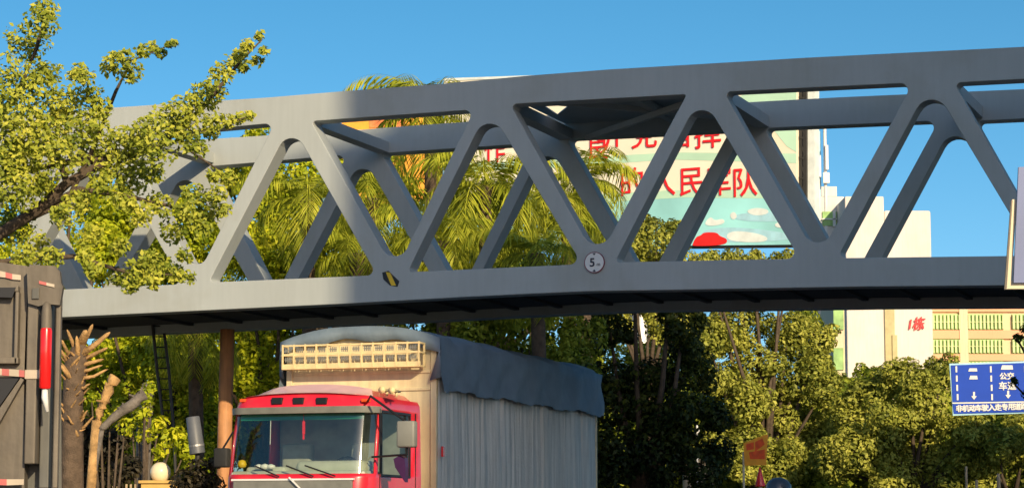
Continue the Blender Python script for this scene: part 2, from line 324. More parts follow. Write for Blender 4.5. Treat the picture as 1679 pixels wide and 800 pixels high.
# deck between the bottom chords, with cross beams under it
xs = list(range(-290, 2150, 40)); pts = [zbot(x) for x in xs]
mb = MB()
for (s0,z0),(s1,z1) in zip(pts, pts[1:]):
    mb.prism([bw(s0,z0+.17,TH+.003), bw(s1,z1+.17,TH+.003), bw(s1,z1+.17,W-.003), bw(s0,z0+.17,W-.003)], (0,0,.14))
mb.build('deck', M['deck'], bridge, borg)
beams = [x for h in ([155,322,477,648,801,979,1149,1341,1526,1725,1925,5]) for x in (h,)]
beams += [240,400,562,725,890,1064,1245,1433,1625]
for x in sorted(beams):
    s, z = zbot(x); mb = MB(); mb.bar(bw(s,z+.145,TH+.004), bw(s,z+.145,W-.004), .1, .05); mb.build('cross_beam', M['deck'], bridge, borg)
# struts and X bracing between the top chords
def zt(px, d=.28): s, z = ztop(px); return s, z-d
for x in (186, 492, 812, 1158, 1535, 1960):
    s, z = zt(x, .38); mb = MB(); mb.bar(bw(s,z,TH+.003), bw(s,z,W-.003), .26, .2); mb.build('top_strut', M['bridge'], bridge, borg)
s, z = zt(1010, .3); MB().bar(bw(s,z,TH+.003), bw(s,z,W-.003), .12, .14).build('top_strut', M['bridge'], bridge, borg)
(sa, za), (sb_, zb) = zt(850, .33), zt(1150, .33)
MB().bar(bw(sa,za-.004,TH+.003), bw(sb_,zb-.004,W-.003), .1, .1).build('brace', M['bridge'], bridge, borg)
MB().bar(bw(sa,za-.15,W-.003), bw(sb_,zb-.15,TH+.003), .1, .1).build('brace', M['bridge'], bridge, borg)
# roof plate of the middle bay with a small triangular opening
pa_, pb_, pc_ = bw(*zt(850,.2),TH), bw(*zt(1150,.2),TH), bw(*zt(1000,.2),W); pn = (pb_-pa_).cross(pc_-pa_).normalized()
sL, sR = zt(812,.2), zt(1158,.2)
outer = [bw(*sL,TH+.003), bw(*sR,TH+.003), bw(*sR,W-.003), bw(*sL,W-.003)]; outer = [p-pn*((p-pa_).dot(pn)) for p in outer]
inner_ = [onplane(x, y, pa_, pn) for x, y in ((893,174),(934,172),(914,188))]
bm = bmesh.new(); es = []
for lp_ in (outer, inner_):
    v_ = [bm.verts.new(p-borg) for p in lp_]; es += [bm.edges.new((v_[i], v_[(i+1) % len(v_)])) for i in range(len(v_))]
bmesh.ops.triangle_fill(bm, use_beauty=True, use_dissolve=False, edges=es); me = bpy.data.meshes.new('roof_plate'); bm.to_mesh(me); bm.free(); me.materials.append(M['bridge'])
o = bpy.data.objects.new('roof_plate', me); col.objects.link(o); o.parent = bridge; md = o.modifiers.new('s','SOLIDIFY'); md.thickness = .02; md.offset = 0
# supporting columns
def column(px, py, Yc, r, mt, nm='support_column'):
    p = at(px, py, Yc); return MB().tube([(p.x-.06,p.y,-.1),(p.x,p.y,p.z)], [r*1.04, r], 24).build(nm, mt, bridge, borg, smooth=True)
c0 = column(373, 540, 46.0, .135, M['column'])
for px in (-240, 2090):
    s, z = zbot(px); p = bw(s, 0, W/2); MB().tube([(p.x,p.y,-.1),(p.x,p.y,z+.1)], .38, 28).build('support_column', M['bridge'], bridge, borg, smooth=True)
# round height-limit sign on the bottom chord
sc0 = bsz(975.5, 430.5); c0p = bw(sc0[0], sc0[1], -.012)
def disc(mb, c, r0, th, off, n=40): mb.prism([c - BN*off + BD*(r0*math.cos(2*PI*k/n)) + Vector((0,0,r0*math.sin(2*PI*k/n))) for k in range(n)], -BN*th)
hs = thing('height_limit_sign', 'small round white sign reading 5m on the bridge chord above the lorry', 'sign', c0p)
mb = MB(); disc(mb, c0p, .178, .02, 0); mb.build('rim', M['ringred'], hs, c0p)
mb = MB(); disc(mb, c0p, .164, .004, .021); mb.build('face', M['white'], hs, c0p)
mb = MB(); ft = c0p - BN*.03
text_on(mb, '5', .20, ft-BD*.035, BD, Vector((0,0,1)), .003, bold=.003); text_on(mb, 'm', .085, ft+BD*.075-Vector((0,0,.04)), BD, Vector((0,0,1)), .003)
mb.build('lettering', M['ink'], hs, c0p)
for s_ in (1,-1): MB().prism([ft+BD*a+Vector((0,0,s_*z)) for a, z in ((-.03,.154),(.03,.154),(0,.118))], -BN*.003).build('arrowhead', M['ink'], hs, c0p)
hp = [(627,447),(637,444),(655,461),(652,470),(640,468),(629,458)]
a_, z_ = bsz(641,457); h0 = bw(a_, z_, -.01)
hz = thing('hazard_sticker', 'small black and yellow striped lozenge stuck on the bridge chord', 'hazard marker', h0)
MB().prism([bw(*bsz(*p), -.003) for p in hp], -BN*.008).build('plate', M['black'], hz, h0)
MB().prism([bw(*bsz(*p), -.0125) for p in ((633,446),(640,447),(650,468),(642,468))], -BN*.003).build('stripe', M['hazy'], hz, h0)

# ------------------------------------------------------------------ office block beside the road behind the camera; its shadow lies on the right of the bridge
HL = Vector((math.sin(R(SUN_AZ)), math.cos(R(SUN_AZ)), 0)); d_ = 44.0
PR = Vector((-HL.y, HL.x, 0))
if PR.dot(BD) < 0: PR = -PR
e0 = bw(*bsz(560, 330)); e0.z = 0; q0 = e0+HL*d_; ZT = 10.2+d_*math.tan(R(SUN_EL))
ob_ = thing('office_block', 'plain cream office block beside the road', 'building', q0)
MB().prism([q0-Vector((0,0,.1)), q0+PR*34-Vector((0,0,.1)), q0+PR*34+HL*14-Vector((0,0,.1)), q0+HL*14-Vector((0,0,.1))], (0,0,ZT+.1)).build('wall', M['wallc'], ob_, q0)
for fl in range(9):
    for k in range(9):
        a = q0+PR*(2+k*3.5)-HL*.03+Vector((0,0,1.4+fl*3.2)); MB().prism([a, a+PR*2, a+PR*2+Vector((0,0,1.6)), a+Vector((0,0,1.6))], HL*.1).build('window', M['dglass'], ob_, q0)

# ------------------------------------------------------------------ red box lorry
PSI = 19.0; TO = at(480, 700, 36.0); TO.z = 0
truck = thing('box_lorry', 'red cab lorry with roof rack and tarpaulin covered box driving under the footbridge', 'lorry', TO, -R(PSI))
TM = Matrix.Translation(TO) @ Matrix.Rotation(-R(PSI), 4, 'Z'); TI = TM.inverted()
def tfp(px, py, k):                    # pixel -> truck-local point on plane y=k
    o = TI @ CAM; d = TI.to_3x3() @ ray(px, py); return o + d*((k-o.y)/d.y)
def tsp(px, py, k):                    # on plane x=k
    o = TI @ CAM; d = TI.to_3x3() @ ray(px, py); return o + d*((k-o.x)/d.x)
zW0 = tfp(500, 776, 0).z; zW1 = tfp(500, 676, .22).z; zV = tfp(500, 664, .2).z; zR = tfp(540, 630, .6).z
def ring(hw, yf, yb, r, z, n=6, bow=.07):
    """rounded-rectangle plan section, starting at rear left going round the front"""
    pts = [(-hw, yb)]
    pts += [(-hw, yf+r+(yb-yf-r)*(1-k/4)) for k in range(1,4)]
    pts += [(-hw+r-r*math.cos(PI/2*k/n), yf+r-r*math.sin(PI/2*k/n)) for k in range(n+1)]
    L = 2*(hw-r); pts += [(-hw+r+L*k/10, yf) for k in range(1,10)]
    pts += [(hw-r+r*math.sin(PI/2*k/n), yf+r-r*math.cos(PI/2*k/n)) for k in range(n+1)]
    pts += [(hw, yf+r+(yb-yf-r)*k/4) for k in range(1,4)] + [(hw, yb)]
    return [(x, y-bow*(1-(x/hw)**2)+bow, z) for x, y in pts]
CL = 2.1; HW = 1.19
prof = [(.42,.10,.25,HW-.03),(.6,.02,.3,HW),(1.2,0,.32,HW),(zW0-.28,0,.32,HW),(zW0-.06,.01,.32,HW),(zW0,.03,.30,HW),(zW0+.45,.12,.29,HW-.01),(zW1,.23,.28,HW-.02),(zW1+.08,.25,.28,HW-.02),(zV+.06,.27,.3,HW-.03),(zV+.2,.34,.34,HW-.06),(zR-.12,.50,.38,HW-.14),(zR-.02,.75,.4,HW-.26),(zR,1.15,.3,HW-.5)]
rings = [ring(hw, yf, CL if i < 10 else CL-.02*(i-9), r, z) for i, (z, yf, r, hw) in enumerate(prof)]
rings = [[(x, y, z-(.05+.035*(i-9))*(abs(x)/HW)**2.4 if i >= 10 else z) for x, y, z in rg] for i, rg in enumerate(rings)]
nr = len(rings[0])
verts = [p for rg in rings for p in rg]
faces = []; wind = []; swin = []; rimf = []
for i in range(len(rings)-1):
    for k in range(nr):
        k2 = (k+1) % nr; f = (i*nr+k, i*nr+k2, (i+1)*nr+k2, (i+1)*nr+k); x0, y0 = rings[i][k][:2]; x1, y1 = rings[i][k2][:2]
        if 5 <= i <= 6 and 5 <= k < nr-6 and k2 > k: wind.append(f); continue
        if 5 <= i <= 6 and (k in (nr-5, nr-4, nr-3) or k in (1,2,3)): swin.append(f); continue
        faces.append(f)
faces += [tuple(reversed(range(nr))), tuple(range((len(rings)-1)*nr, len(rings)*nr))]
body = MB().add(verts, faces).build('cab', M['red'], truck, auto=40)
sm = body.modifiers.new('s', 'SOLIDIFY'); sm.thickness = .035; sm.offset = -1
def sub(name, vv, ff, m, parent, push=0.0, **k):
    used = sorted({i for f in ff for i in f}); ix = {a: b for b, a in enumerate(used)}
    mb = MB().add([vv[i] for i in used], [tuple(ix[i] for i in f) for f in ff]); return mb.build(name, m, parent, **k)
vin = [(x*.985, y+.02, z) for x, y, z in verts]
sub('windscreen', vin, wind, M['glass'], truck, smooth=True)
for sg in (1,-1): sub('side_window', vin, [f for f in swin if vin[f[0]][0]*sg > 0], M['sglass'], truck, smooth=True)
# interior
mb = MB(); mb.box(-1.1,1.1,CL-.12,CL-.08,.9,zR-.2); mb.box(-1.1,1.1,.3,CL-.1,zW0-.75,zW0-.7); mb.box(-1.08,1.08,.5,CL-.1,zW1+.05,zW1+.1)
mb.build('cab_lining', M['inner'], truck)
mb = MB(); mb.box(-1.08,1.08,.15,.8,zW0-.28,zW0+.05,.05); mb.box(-.1,1.02,.3,.85,zW0+.0,zW0+.2,.09); mb.box(-.95,-.3,.4,.8,zW0+.0,zW0+.12,.05); mb.build('dashboard', M['dash'], truck, auto=40)
for sx in (-.55,.6):
    st = MB().box(sx-.26,sx+.26,.95,1.45,zW0-.65,zW0-.35,.06).build('seat', M['inner'], truck, auto=40)
    MB().box(sx-.25,sx+.25,1.35,1.52,zW0-.4,zW0+.5,.06).build('backrest', M['inner'], st, auto=40)
mb = MB(); wc = Vector((.58,.62,zW0+.06)); mb.tube([wc+Vector((.22*math.cos(t*PI/12),.08*math.sin(t*PI/12),.2*math.sin(t*PI/12))) for t in range(25)], .016, 6); mb.build('steering_wheel', M['black'], truck, smooth=True)
# a few things on and above the dashboard
p = tfp(497,690,.3); mb = MB(); mb.tube([(p.x,.32,p.z+.1),(p.x,.32,p.z-.0)], .004, 5); mb.box(p.x-.02,p.x+.02,.31,.34,p.z-.19,p.z+.0,.006); mb.box(p.x-.012,p.x+.012,.31,.335,p.z-.27,p.z-.19); mb.build('red_pendant', M['lampred'], truck)
p = tfp(392,757,.2); MB().lathe((p.x+.03,.24,p.z-.03), [(.01,-.06),(.06,-.04),(.07,0),(.05,.05),(.01,.065)], 14).build('yellow_cushion_toy', M['hazy'], truck, smooth=True)
mb = MB()
for px, r in ((424,.07),(434,.08),(444,.07)):
    p = tfp(px,764,.25); mb.lathe((p.x,.26,p.z), [(.01,-r*.6),(r,-r*.3),(r*.9,r*.2),(.01,r*.5)], 10)
mb.build('white_cloth', M['white'], truck, smooth=True)
p0 = tfp(444,684,.35); p1 = tfp(443,728,.35); MB().tube([p0,p1], .006, 5).build('pillar_cord', M['white'], truck)
mb = MB(); a = tfp(400,673,.26); b = tfp(606,671,.26)
mb.box(-1.0,1.0,.33,.335,zW1-.1,zW1+.02); mb.build('sun_strip', M['greenband'], truck)
# visor, roof trims
vz0, vz1 = zW1-.01, zW1+.085
rv = ring(HW+.01, .16, 1.0, .3, 0); front = [(x,y) for x,y,_ in rv[4:nr-4]]
n = len(front); mb = MB(); mb.add([(x,y,vz0) for x,y in front]+[(x,y-.015,vz1) for x,y in front]+[(x*.98,y+.04,vz0) for x,y in front]+[(x*.98,y+.04,vz1) for x,y in front],
  [(i,i+1,n+i+1,n+i) for i in range(n-1)]+[(2*n+i,3*n+i,3*n+i+1,2*n+i+1) for i in range(n-1)]+[(i,2*n+i,2*n+i+1,i+1) for i in range(n-1)]+[(n+i,n+i+1,3*n+i+1,3*n+i) for i in range(n-1)])
mb.build('sun_visor', M['visor'], truck, auto=40)
rr1 = ring(HW-.08, .30, 1.2, .34, zV+.19); rr2 = ring(HW-.16, .47, 1.3, .38, zR-.11); rr3 = ring(HW-.30,.74,1.5,.4,zR-.005)
mb = MB(); k0, k1 = 6, nr-6
A_, B_, C_ = rr1[k0:k1], rr2[k0:k1], rr3[k0:k1]; n = len(A_)
cmb = lambda x, k: k*(abs(x)/HW)**2.4
mb.add([(x,y-.02,z-cmb(x,.085)) for x,y,z in A_]+[(x,y-.015,z+.015-cmb(x,.12)) for x,y,z in B_]+[(x,y,z+.02-cmb(x,.155)) for x,y,z in C_], [(j*n+i,j*n+i+1,(j+1)*n+i+1,(j+1)*n+i) for j in range(2) for i in range(n-1)])
mb.build('roof_panel', M['pink'], truck, smooth=True)
for px in (455,490,528):
    p = tfp(px,657,.28); MB().box(p.x-.085,p.x+.085,.245,.33,p.z-.05,p.z+.05,.008).build('roof_vent', M['black'], truck)
for px in (396,598):
    p = tfp(px,656,.3); MB().box(p.x-.05,p.x+.05,.27 if px>500 else .33,.42,p.z-.025,p.z+.025,.012).build('marker_lamp', M['noticeo'], truck)
for px, py in ((634,640),(650,641)):
    p = tfp(px,py,.75); mb = MB(); mb.tube([(p.x,.55,p.z),(p.x,.62,p.z),(p.x,.9,p.z)],[.055,.035,.015],14); mb.tube([(p.x,.75,p.z-.08),(p.x,.75,p.z)],.02,6); mb.build('air_horn', M['rack'], truck, smooth=True)
# lower front: grille, bumper, lamps
MB().box(-.95,.95,-.015,.05,zW0-.34,zW0-.1,.012).build('wiper_panel', M['visor'], truck)
MB().box(-.98,.98,-.03,.04,zW0-.1,zW0-.07,.008).build('chrome_strip', M['white'], truck)
mb = MB()
for k in range(6): mb.box(-.85,.85,-.03,.03,zW0-1.05+k*.11,zW0-1.0+k*.11,.01)
mb.build('grille', M['visor'], truck)
MB().box(-1.2,1.2,-.12,.25,.35,.8,.06).build('bumper', M['red'], truck, auto=40)
for s_ in (-1,1): MB().box(s_*.95-.2,s_*.95+.2,-.14,.0,.85,1.02,.03).build('headlight', M['white'], truck, auto=40)
for ax, bx in ((-.45,.0),(.75,.35),(-.95,-.55)):
    MB().tube([(bx+.35,-.03,zW0-.04),(ax+.35 if ax<0 else ax-.55,-.0,zW0+.12)], .012, 6).build('wiper', M['black'], truck)
p0 = tfp(474,782,-.05); p1 = tfp(492,800,-.05); MB().bar(p0, p1, .03, .02).build('badge_bar', M['white'], truck)
# door details on the right flank
mb = MB(); ln = [tsp(624,672,HW), tsp(656,670,HW), tsp(656,748,HW), tsp(622,752,HW)]
xo = HW+.002
def side_frame(mb, y0, y1, z0, z1, t, x):
    mb.box(x,x+.02,y0,y1,z1,z1+t); mb.box(x,x+.02,y0,y1,z0-t,z0); mb.box(x,x+.02,y0-t,y0,z0-t,z1+t); mb.box(x,x+.02,y1,y1+t,z0-t,z1+t)
door = MB(); side_frame(door,.55,1.66,zW0+.0,zW1-.0,.035,HW-.005); door.build('window_frame', M['black'], truck)
MB().box(HW-.002,HW+.02,1.7,1.85,zW0-.25,zW0-.2,.008).build('door_handle', M['black'], truck)
# mirrors on arms
mp0 = tfp(653,690,-.02); mp1 = tfp(682,733,-.02)
mr = MB().box(mp0.x,mp1.x,-.1,.06,mp1.z,mp0.z,.03).build('wing_mirror', M['mirror'], truck, auto=40)
MB().tube([(HW-.12,.3,mp0.z+.32),(HW+.0,.1,mp0.z+.38),((mp0.x+mp1.x)/2,-.02,mp0.z-.02)],.018,6).build('mirror_arm', M['black'], mr); mb = MB(); mb.tube([(HW-.05,.3,mp1.z-.12),((mp0.x+mp1.x)/2,-.02,mp1.z-.1),((mp0.x+mp1.x)/2,-.02,mp1.z+.02)],.018,6); mb.build('mirror_arm', M['black'], mr)
ma, mb_ = tfp(353,766,-.02), tfp(376,734,-.02)
mq = MB().box(ma.x,mb_.x,-.1,.06,ma.z,mb_.z,.03).build('wing_mirror', M['rubber'], truck, auto=40)
MB().tube([(-HW+.08,.3,mb_.z+.25),((ma.x+mb_.x)/2,-.02,mb_.z-.02)],.016,6).build('mirror_arm', M['black'], mq)
pp = [tfp(*q,.05) for q in ((645,752),(655,746),(663,750),(665,765),(664,790),(656,778),(648,766))]
MB().prism(pp, (0,.12,0)).build('side_deflector', M['purple'], truck)
for y0 in (.47, 1.92): MB().box(HW-.004,HW+.006,y0,y0+.018,.7,zW1+.05).build('door_seam', M['black'], truck)
# box body
CX = 1.27; CB0 = 2.62; CB1 = CB0+8.55
ctop = tfp(560,548,CB0).z; cs = tsp(735,566,CX).z
zfl = 1.15
cxl = -CX
zs = ctop-.22                                     # shoulder height at the side
def arch(y, n=14, grow=0.0, x0=-CX, x1=CX, sag=0.0):
    out = []
    for k in range(n+1):
        t = k/n; x = x0-grow+(x1-x0+2*grow)*t; out.append((x, y, zs+grow+(ctop-zs-sag)*(1-abs(2*t-1)**2.6)))
    return out
fr = arch(CB0); mb = MB(); mb.prism([(-CX,CB0,zfl)]+fr+[(CX,CB0,zfl)], (0,.06,0)); fw = mb.build('front_wall', M['cream'], truck)
mb = MB()
for x in (-CX+.04, CX-.04): mb.box(x-.05,x+.05,CB0-.035,CB0-.002,zfl,zs-.05,.01)
for z in (tfp(560,640,CB0).z, tfp(560,612,CB0).z): mb.box(-CX+.1,CX-.1,CB0-.025,CB0-.002,z-.025,z+.025,.008)
mb.build('wall_rib', M['cream'], truck)
rng = random.Random(5)
def fold(y): return .022*math.sin(y*5.1+1.3*math.sin(y*2.3))+.012*math.sin(y*17+2.6*math.sin(y*3.7))+.006*math.sin(y*41+3*math.sin(y*5.3))
# curtain side with vertical folds
for sgn in (1,-1):
    NY = 420; NZ = 10; vv = []; ff = []
    for i in range(NY+1):
        y = CB0+.03+(CB1-CB0-.03)*i/NY
        for j in range(NZ+1):
            z = zfl-.25+(zs-zfl+.2)*j/NZ; amp = .45+.55*(j/NZ)
            ph = (y*1.55+.35*math.sin(y*2.9)) % 1.0; pin = -.075*max(0,1-abs(ph-.5)/.055)*max(0,(j/NZ)-.15-.3*abs(math.sin(y*2.1)))
            vv.append((sgn*(CX+.01+fold(y+sgn*.7+.05*math.sin(z*2.2))*amp+pin), y, z))
    for i in range(NY):
        for j in range(NZ): a = i*(NZ+1)+j; ff.append((a,a+NZ+1,a+NZ+2,a+1))
    MB().add(vv, ff).build('side_curtain', M['curtain'], truck, smooth=True)
# tarpaulin over the roof, skirt hanging on the sides with a wavy hem
NY = 160; vv = []; cs_ = None; ff = []
for i in range(NY+1):
    y = CB0-.08+(CB1-CB0+.16)*i/NY; t = (y-CB0)/(CB1-CB0)
    wob = .03*math.sin(y*2.1)+.02*math.sin(y*5.3+1)
    hem = .70+.02*math.sin(y*3.1)+.012*math.sin(y*7.7)+.01*math.sin(y*17)+.25*max(0,1-abs(y-CB0+.1)*1.6)*0
    row = []
    for j in range(6): zz = zs-hem+hem*j/6; row.append((-CX-.09-.02*math.sin(y*6+j)-wob*.5-.05*(1-j/6), y, zz))
    row += [(x*1.03, yy, z+.05+.025*math.sin(y*4.1+x*2.3)+.018*math.sin(y*9+x*5)-.015*(1 if int(y*1.0) % 2 else 0)) for x, yy, z in arch(y, 16, .05)]
    for j in range(6): zz = zs-hem*(j+1)/6; row.append((CX+.09+.022*math.sin(y*6+j)+wob*.5+.05*(j+1)/6, y, zz))
    m_ = len(row); vv += row
for i in range(NY):
    for j in range(m_-1): a = i*m_+j; ff.append((a,a+1,a+m_+1,a+m_))
MB().add(vv, ff).build('tarpaulin', M['tarp'], truck, smooth=True)
# tarpaulin hanging over the front edge of the roof, longer at both corners
up_ = [(x*1.03, CB0-.085-.012*math.sin(x*9), z+.06) for x, y, z in arch(CB0, 24, .05)]
up_ = [(-CX-.1, CB0-.08, zs-.42)]+up_+[(CX+.1, CB0-.08, zs-.5)]; nU = len(up_)
lo_u = [(x*.985+ (.06 if k == 0 else -.16 if k == nU-1 else 0), y-.02, (z-.22-.03*math.sin(x*7) if 0 < k < nU-1 else z-.05)) for k, (x, y, z) in enumerate(up_)]
mb = MB(); mb.add(up_+lo_u, [(k,k+1,nU+k+1,nU+k) for k in range(nU-1)]); fo_ = mb.build('tarpaulin_flap', M['tarp'], truck, smooth=True)
sm = fo_.modifiers.new('s','SOLIDIFY'); sm.thickness = .012
MB().box(-CX,CX,CB1-.05,CB1,zfl,zs).build('rear_door', M['cream'], truck)
p = tsp(713,740,CX); MB().box(CX+.06,CX+.09,CB0+.05,CB0+.14,tfp(713,748,CB0).z,tfp(713,731,CB0).z,.005).build('side_marker', M['lampred'], truck)
# roof rack
rz = [tfp(560,y,CB0-.3).z for y in (604,595,580,565)]; rx0, rx1 = tfp(463,600,CB0-.3).x, tfp(690,600,CB0-.3).x
rk = MB(); ry0, ry1 = CB0-.34, CB0-.1
rk.box(rx0,rx1,ry0,ry0+.04,rz[0],rz[1]+.0,.006); rk.box(rx0,rx1,ry0,ry0+.03,rz[2]-.018,rz[2]+.018,.005); rk.box(rx0,rx1,ry0,ry0+.03,rz[3]-.014,rz[3]+.014,.005)
rk.box(rx0,rx1,ry0+.04,ry1,rz[0],rz[0]+.03); rack = rk.build('roof_rack', M['rack'], truck)
mb = MB(); NP = 12
for k in range(NP+1):
    x = rx0+.02+(rx1-rx0-.04)*k/NP; mb.box(x-.012,x+.012,ry0-.006,ry0+.02,rz[0]+.02,rz[3]+.02)
for x in (rx0,rx1-.03): mb.box(x,x+.03,ry0+.03,ry1,rz[3]-.014,rz[3]+.012); mb.box(x,x+.03,ry0+.03,ry1,rz[2]-.014,rz[2]+.012); mb.box(x,x+.03,ry1-.03,ry1,rz[0],rz[3])
mb.build('rack_upright', M['rack'], rack)
mb = MB()
for k in range(NP):
    x = rx0+.05+(rx1-rx0-.04)*k/NP
    for (za, zc) in ((rz[1]+.03,rz[2]-.035),(rz[2]+.035,rz[3]-.03)):
        mb = MB()
        for q in range(4):
            xx = x+.012+q*.03; mb.box(xx,xx+.013,ry0+.008,ry0+.022,za,zc)
        mb.box(x,x+.12,ry0+.01,ry0+.024,(za+zc)/2-.008,(za+zc)/2+.008)
        mb.build('rack_mesh', M['visor'], rack)
# chassis and wheels
MB().box(-.45,.45,1.0,CB1-.1,.75,1.12,.02).build('chassis', M['darksteel'], truck)
for y in (1.15, CB1-3.3, CB1-1.9):
    for s_ in (-1,1):
        wl = MB().tube([(s_*.9,y,.5),(s_*.93,y,.5),(s_*1.16,y,.5),(s_*1.19,y,.5)],[.44,.5,.5,.44],32).build('wheel', M['rubber'], truck, auto=35)
        MB().tube([(s_*1.19,y,.5),(s_*1.2,y,.5)],[.28,.2],20).build('rim', M['hub'], wl, auto=35)

# ------------------------------------------------------------------ tipper lorry at the left edge
YD = 17.0; DN = Vector((0,1,0)); dump_o = at(0, 600, YD); dump_o.z = 0
dump = thing('tipper_lorry', 'dusty grey brown tipper lorry tail at the left edge with a tall red lamp', 'lorry', dump_o)
def dpoly(pp, yo, th): return MB().prism([at(x, y, YD+yo) for x, y in pp], (0, th, 0))
def dbox(x0, y0, x1, y1, yo, th, ch=.01):
    a, b = at(x0, y1, YD+yo), at(x1, y0, YD+yo); return MB().box(a.x, b.x, a.y, a.y+th, a.z, b.z, ch)
dpoly([(-260,425),(-80,425),(0,430),(44,436),(48,440),(44,500),(40,600),(40,800),(-260,800)], 0.05, .12).build('tail_wall', M['dumper'], dump, dump_o)
DX = Vector((-.2, 1, 0))
MB().prism([at(x, y, YD+.25) for x, y in [(-400,432),(0,436),(100,452),(101,800),(-400,800)]], DX*5.5).build('tipper_body', M['dumpd'], dump, dump_o)
dpoly([(44,440),(50,434),(90,436),(98,445),(100,464),(103,470),(98,500),(75,498),(63,502),(46,497)], -.06, .06).build('corner_cap', M['dumper'], dump, dump_o)
dbox(52,472,64,490,-.075,.03,.004).build('cap_recess', M['dumpd'], dump, dump_o)
dbox(39,497,63,760,-.02,.16).build('tail_post', M['dumper'], dump, dump_o)
dbox(85,470,101,800,-.02,.06).build('tail_post', M['dumper'], dump, dump_o)
dbox(63,500,86,800,.1,.1).build('lamp_recess', M['dumpd'], dump, dump_o)
fr_ = MB()
for r_ in ((-60,468,30,478),(22,478,31,596),(-60,585,30,596)): 
    a, b = at(r_[0], r_[3], YD-.03), at(r_[2], r_[1], YD-.03); fr_.box(a.x,b.x,a.y,a.y+.08,a.z,b.z,.008)
fr_.build('panel_frame', M['dumper'], dump, dump_o)
dpoly([(-60,471),(26,471),(20,488),(-60,484)], -.035, .02).build('painted_shadow', M['black'], dump, dump_o)  # black strip painted in as the shade under the top of the panel frame
lx = at(74.5,600,YD-.1)
z0, z1 = at(74,637,YD-.1).z, at(74,538,YD-.1).z
rl = MB().tube([(lx.x,lx.y,z0),(lx.x,lx.y,z0+.01),(lx.x,lx.y,z1-.02),(lx.x,lx.y,z1)], [.034,.041,.041,.036], 20).build('tail_lamp', M['lampred'], dump, dump_o, auto=40)
zc = at(74,495,YD-.1).z; MB().tube([(lx.x,lx.y,z1),(lx.x,lx.y,zc-.07),(lx.x,lx.y,zc-.02),(lx.x,lx.y,zc)], [.037,.037,.028,.008], 20).build('lamp_cap', M['dumper'], rl, dump_o, auto=40)
MB().tube([(lx.x,lx.y,z0),(lx.x,lx.y,z0-.06),(lx.x+.02,lx.y,z0-.16)], [.02,.024,.012], 10).build('lamp_cable', M['white'], rl, dump_o, smooth=True)
def tape(pts_, yo):
    for k in range(len(pts_)-1):
        (x0,a0,b0),(x1,a1,b1) = pts_[k], pts_[k+1]
        dpoly([(x0,a0),(x1,a1),(x1,b1),(x0,b0)], yo, .006).build('reflective_tape', M['refred' if k % 2 == 0 else 'refwhite'], dump, dump_o)
dbox(-60,604,40,618,-.03,.08,.005).build('tail_rail', M['dumper'], dump, dump_o)
dbox(40,606,66,621,-.03,.06,.005).build('tail_rail', M['refwhite'], dump, dump_o)
tape([(-26,603,614),(-8,603,614),(3,604,615),(15,605,616),(31,606,617),(40,607,618)], -.04)
tape([(-20,442,452),(0,444,454),(9,446,455),(20,449,458),(34,451,459)], .03)
tape([(64,460,465),(76,463,468),(89,466,471)], -.07)
tape([(-18,784,794),(11,785,795),(39,785,794)], -.03)
dpoly([(-60,616),(33,617),(20,636),(0,664),(-60,690)], -.012, .04).build('dark_opening', M['black'], dump, dump_o)
dpoly([(-60,700),(0,668),(34,619),(39,622),(0,690),(-60,790)], -.03, .05).build('brace', M['dumper'], dump, dump_o)
MB().prism([Vector((x, YD+.3, z)) for x, z in ((at(-380,700,YD).x,.55),(at(80,700,YD).x,.55),(at(80,700,YD).x,.95),(at(-380,700,YD).x,.95))], DX*7).build('chassis', M['darksteel'], dump, dump_o)
xl, xr = at(-400,700,YD).x, at(95,700,YD).x
for y in (YD+1.3, YD+2.7, YD+5.2):
    for xx in (xl+.2-.2*(y-YD), xr-.22-.2*(y-YD)):
        wl = MB().tube([(xx-.17,y,.52),(xx-.13,y,.52),(xx+.13,y,.52),(xx+.17,y,.52)], [.46,.52,.52,.46], 30).build('wheel', M['rubber'], dump, dump_o, auto=35)
        MB().tube([(xx+.17,y,.52),(xx+.18,y,.52)], [.28,.2], 20).build('rim', M['hub'], wl, dump_o)
MB().box(xl-1.2,xr-1.45,YD+5.8,YD+7.9,.7,3.0,.12).build('cab', M['dumper'], dump, dump_o, auto=40)

# ------------------------------------------------------------------ slogan billboard far behind the bridge
b00, b10 = at(728,407,88), at(1322,402,81); b01, b11 = at(728,129,88), at(1322,107,81)
BR = Vector((b10.x-b00.x, b10.y-b00.y, 0)).normalized(); BNR = Vector((BR.y,-BR.x,0))          # towards the viewer
if BNR.y > 0: BNR = -BNR
UP = Vector((0,0,1)); bo = Vector((b00.x, b00.y, 0)); nB = BR.cross(UP)
def bb(px, py, off=0.0): return onplane(px, py, b00, nB) + BNR*off
def chaikin(pp, n=3):
    for _ in range(n): pp = [q for i in range(len(pp)) for a, b in [(pp[i], pp[(i+1) % len(pp)])] for q in ((a[0]*.75+b[0]*.25, a[1]*.75+b[1]*.25), (a[0]*.25+b[0]*.75, a[1]*.25+b[1]*.75))]
    return pp
def bpoly(pp, off, th=.02): return MB().prism([bb(x, y, off) for x, y in pp], BNR*th)
bill = thing('slogan_billboard', 'big cream and mint billboard with red Chinese slogan behind the footbridge', 'billboard', bo)
mb = MB(); mb.prism([bb(728,129), bb(1306,109), bb(1306,401), bb(728,407)], -BNR*.3); mb.build('panel', M['board'], bill, bo)
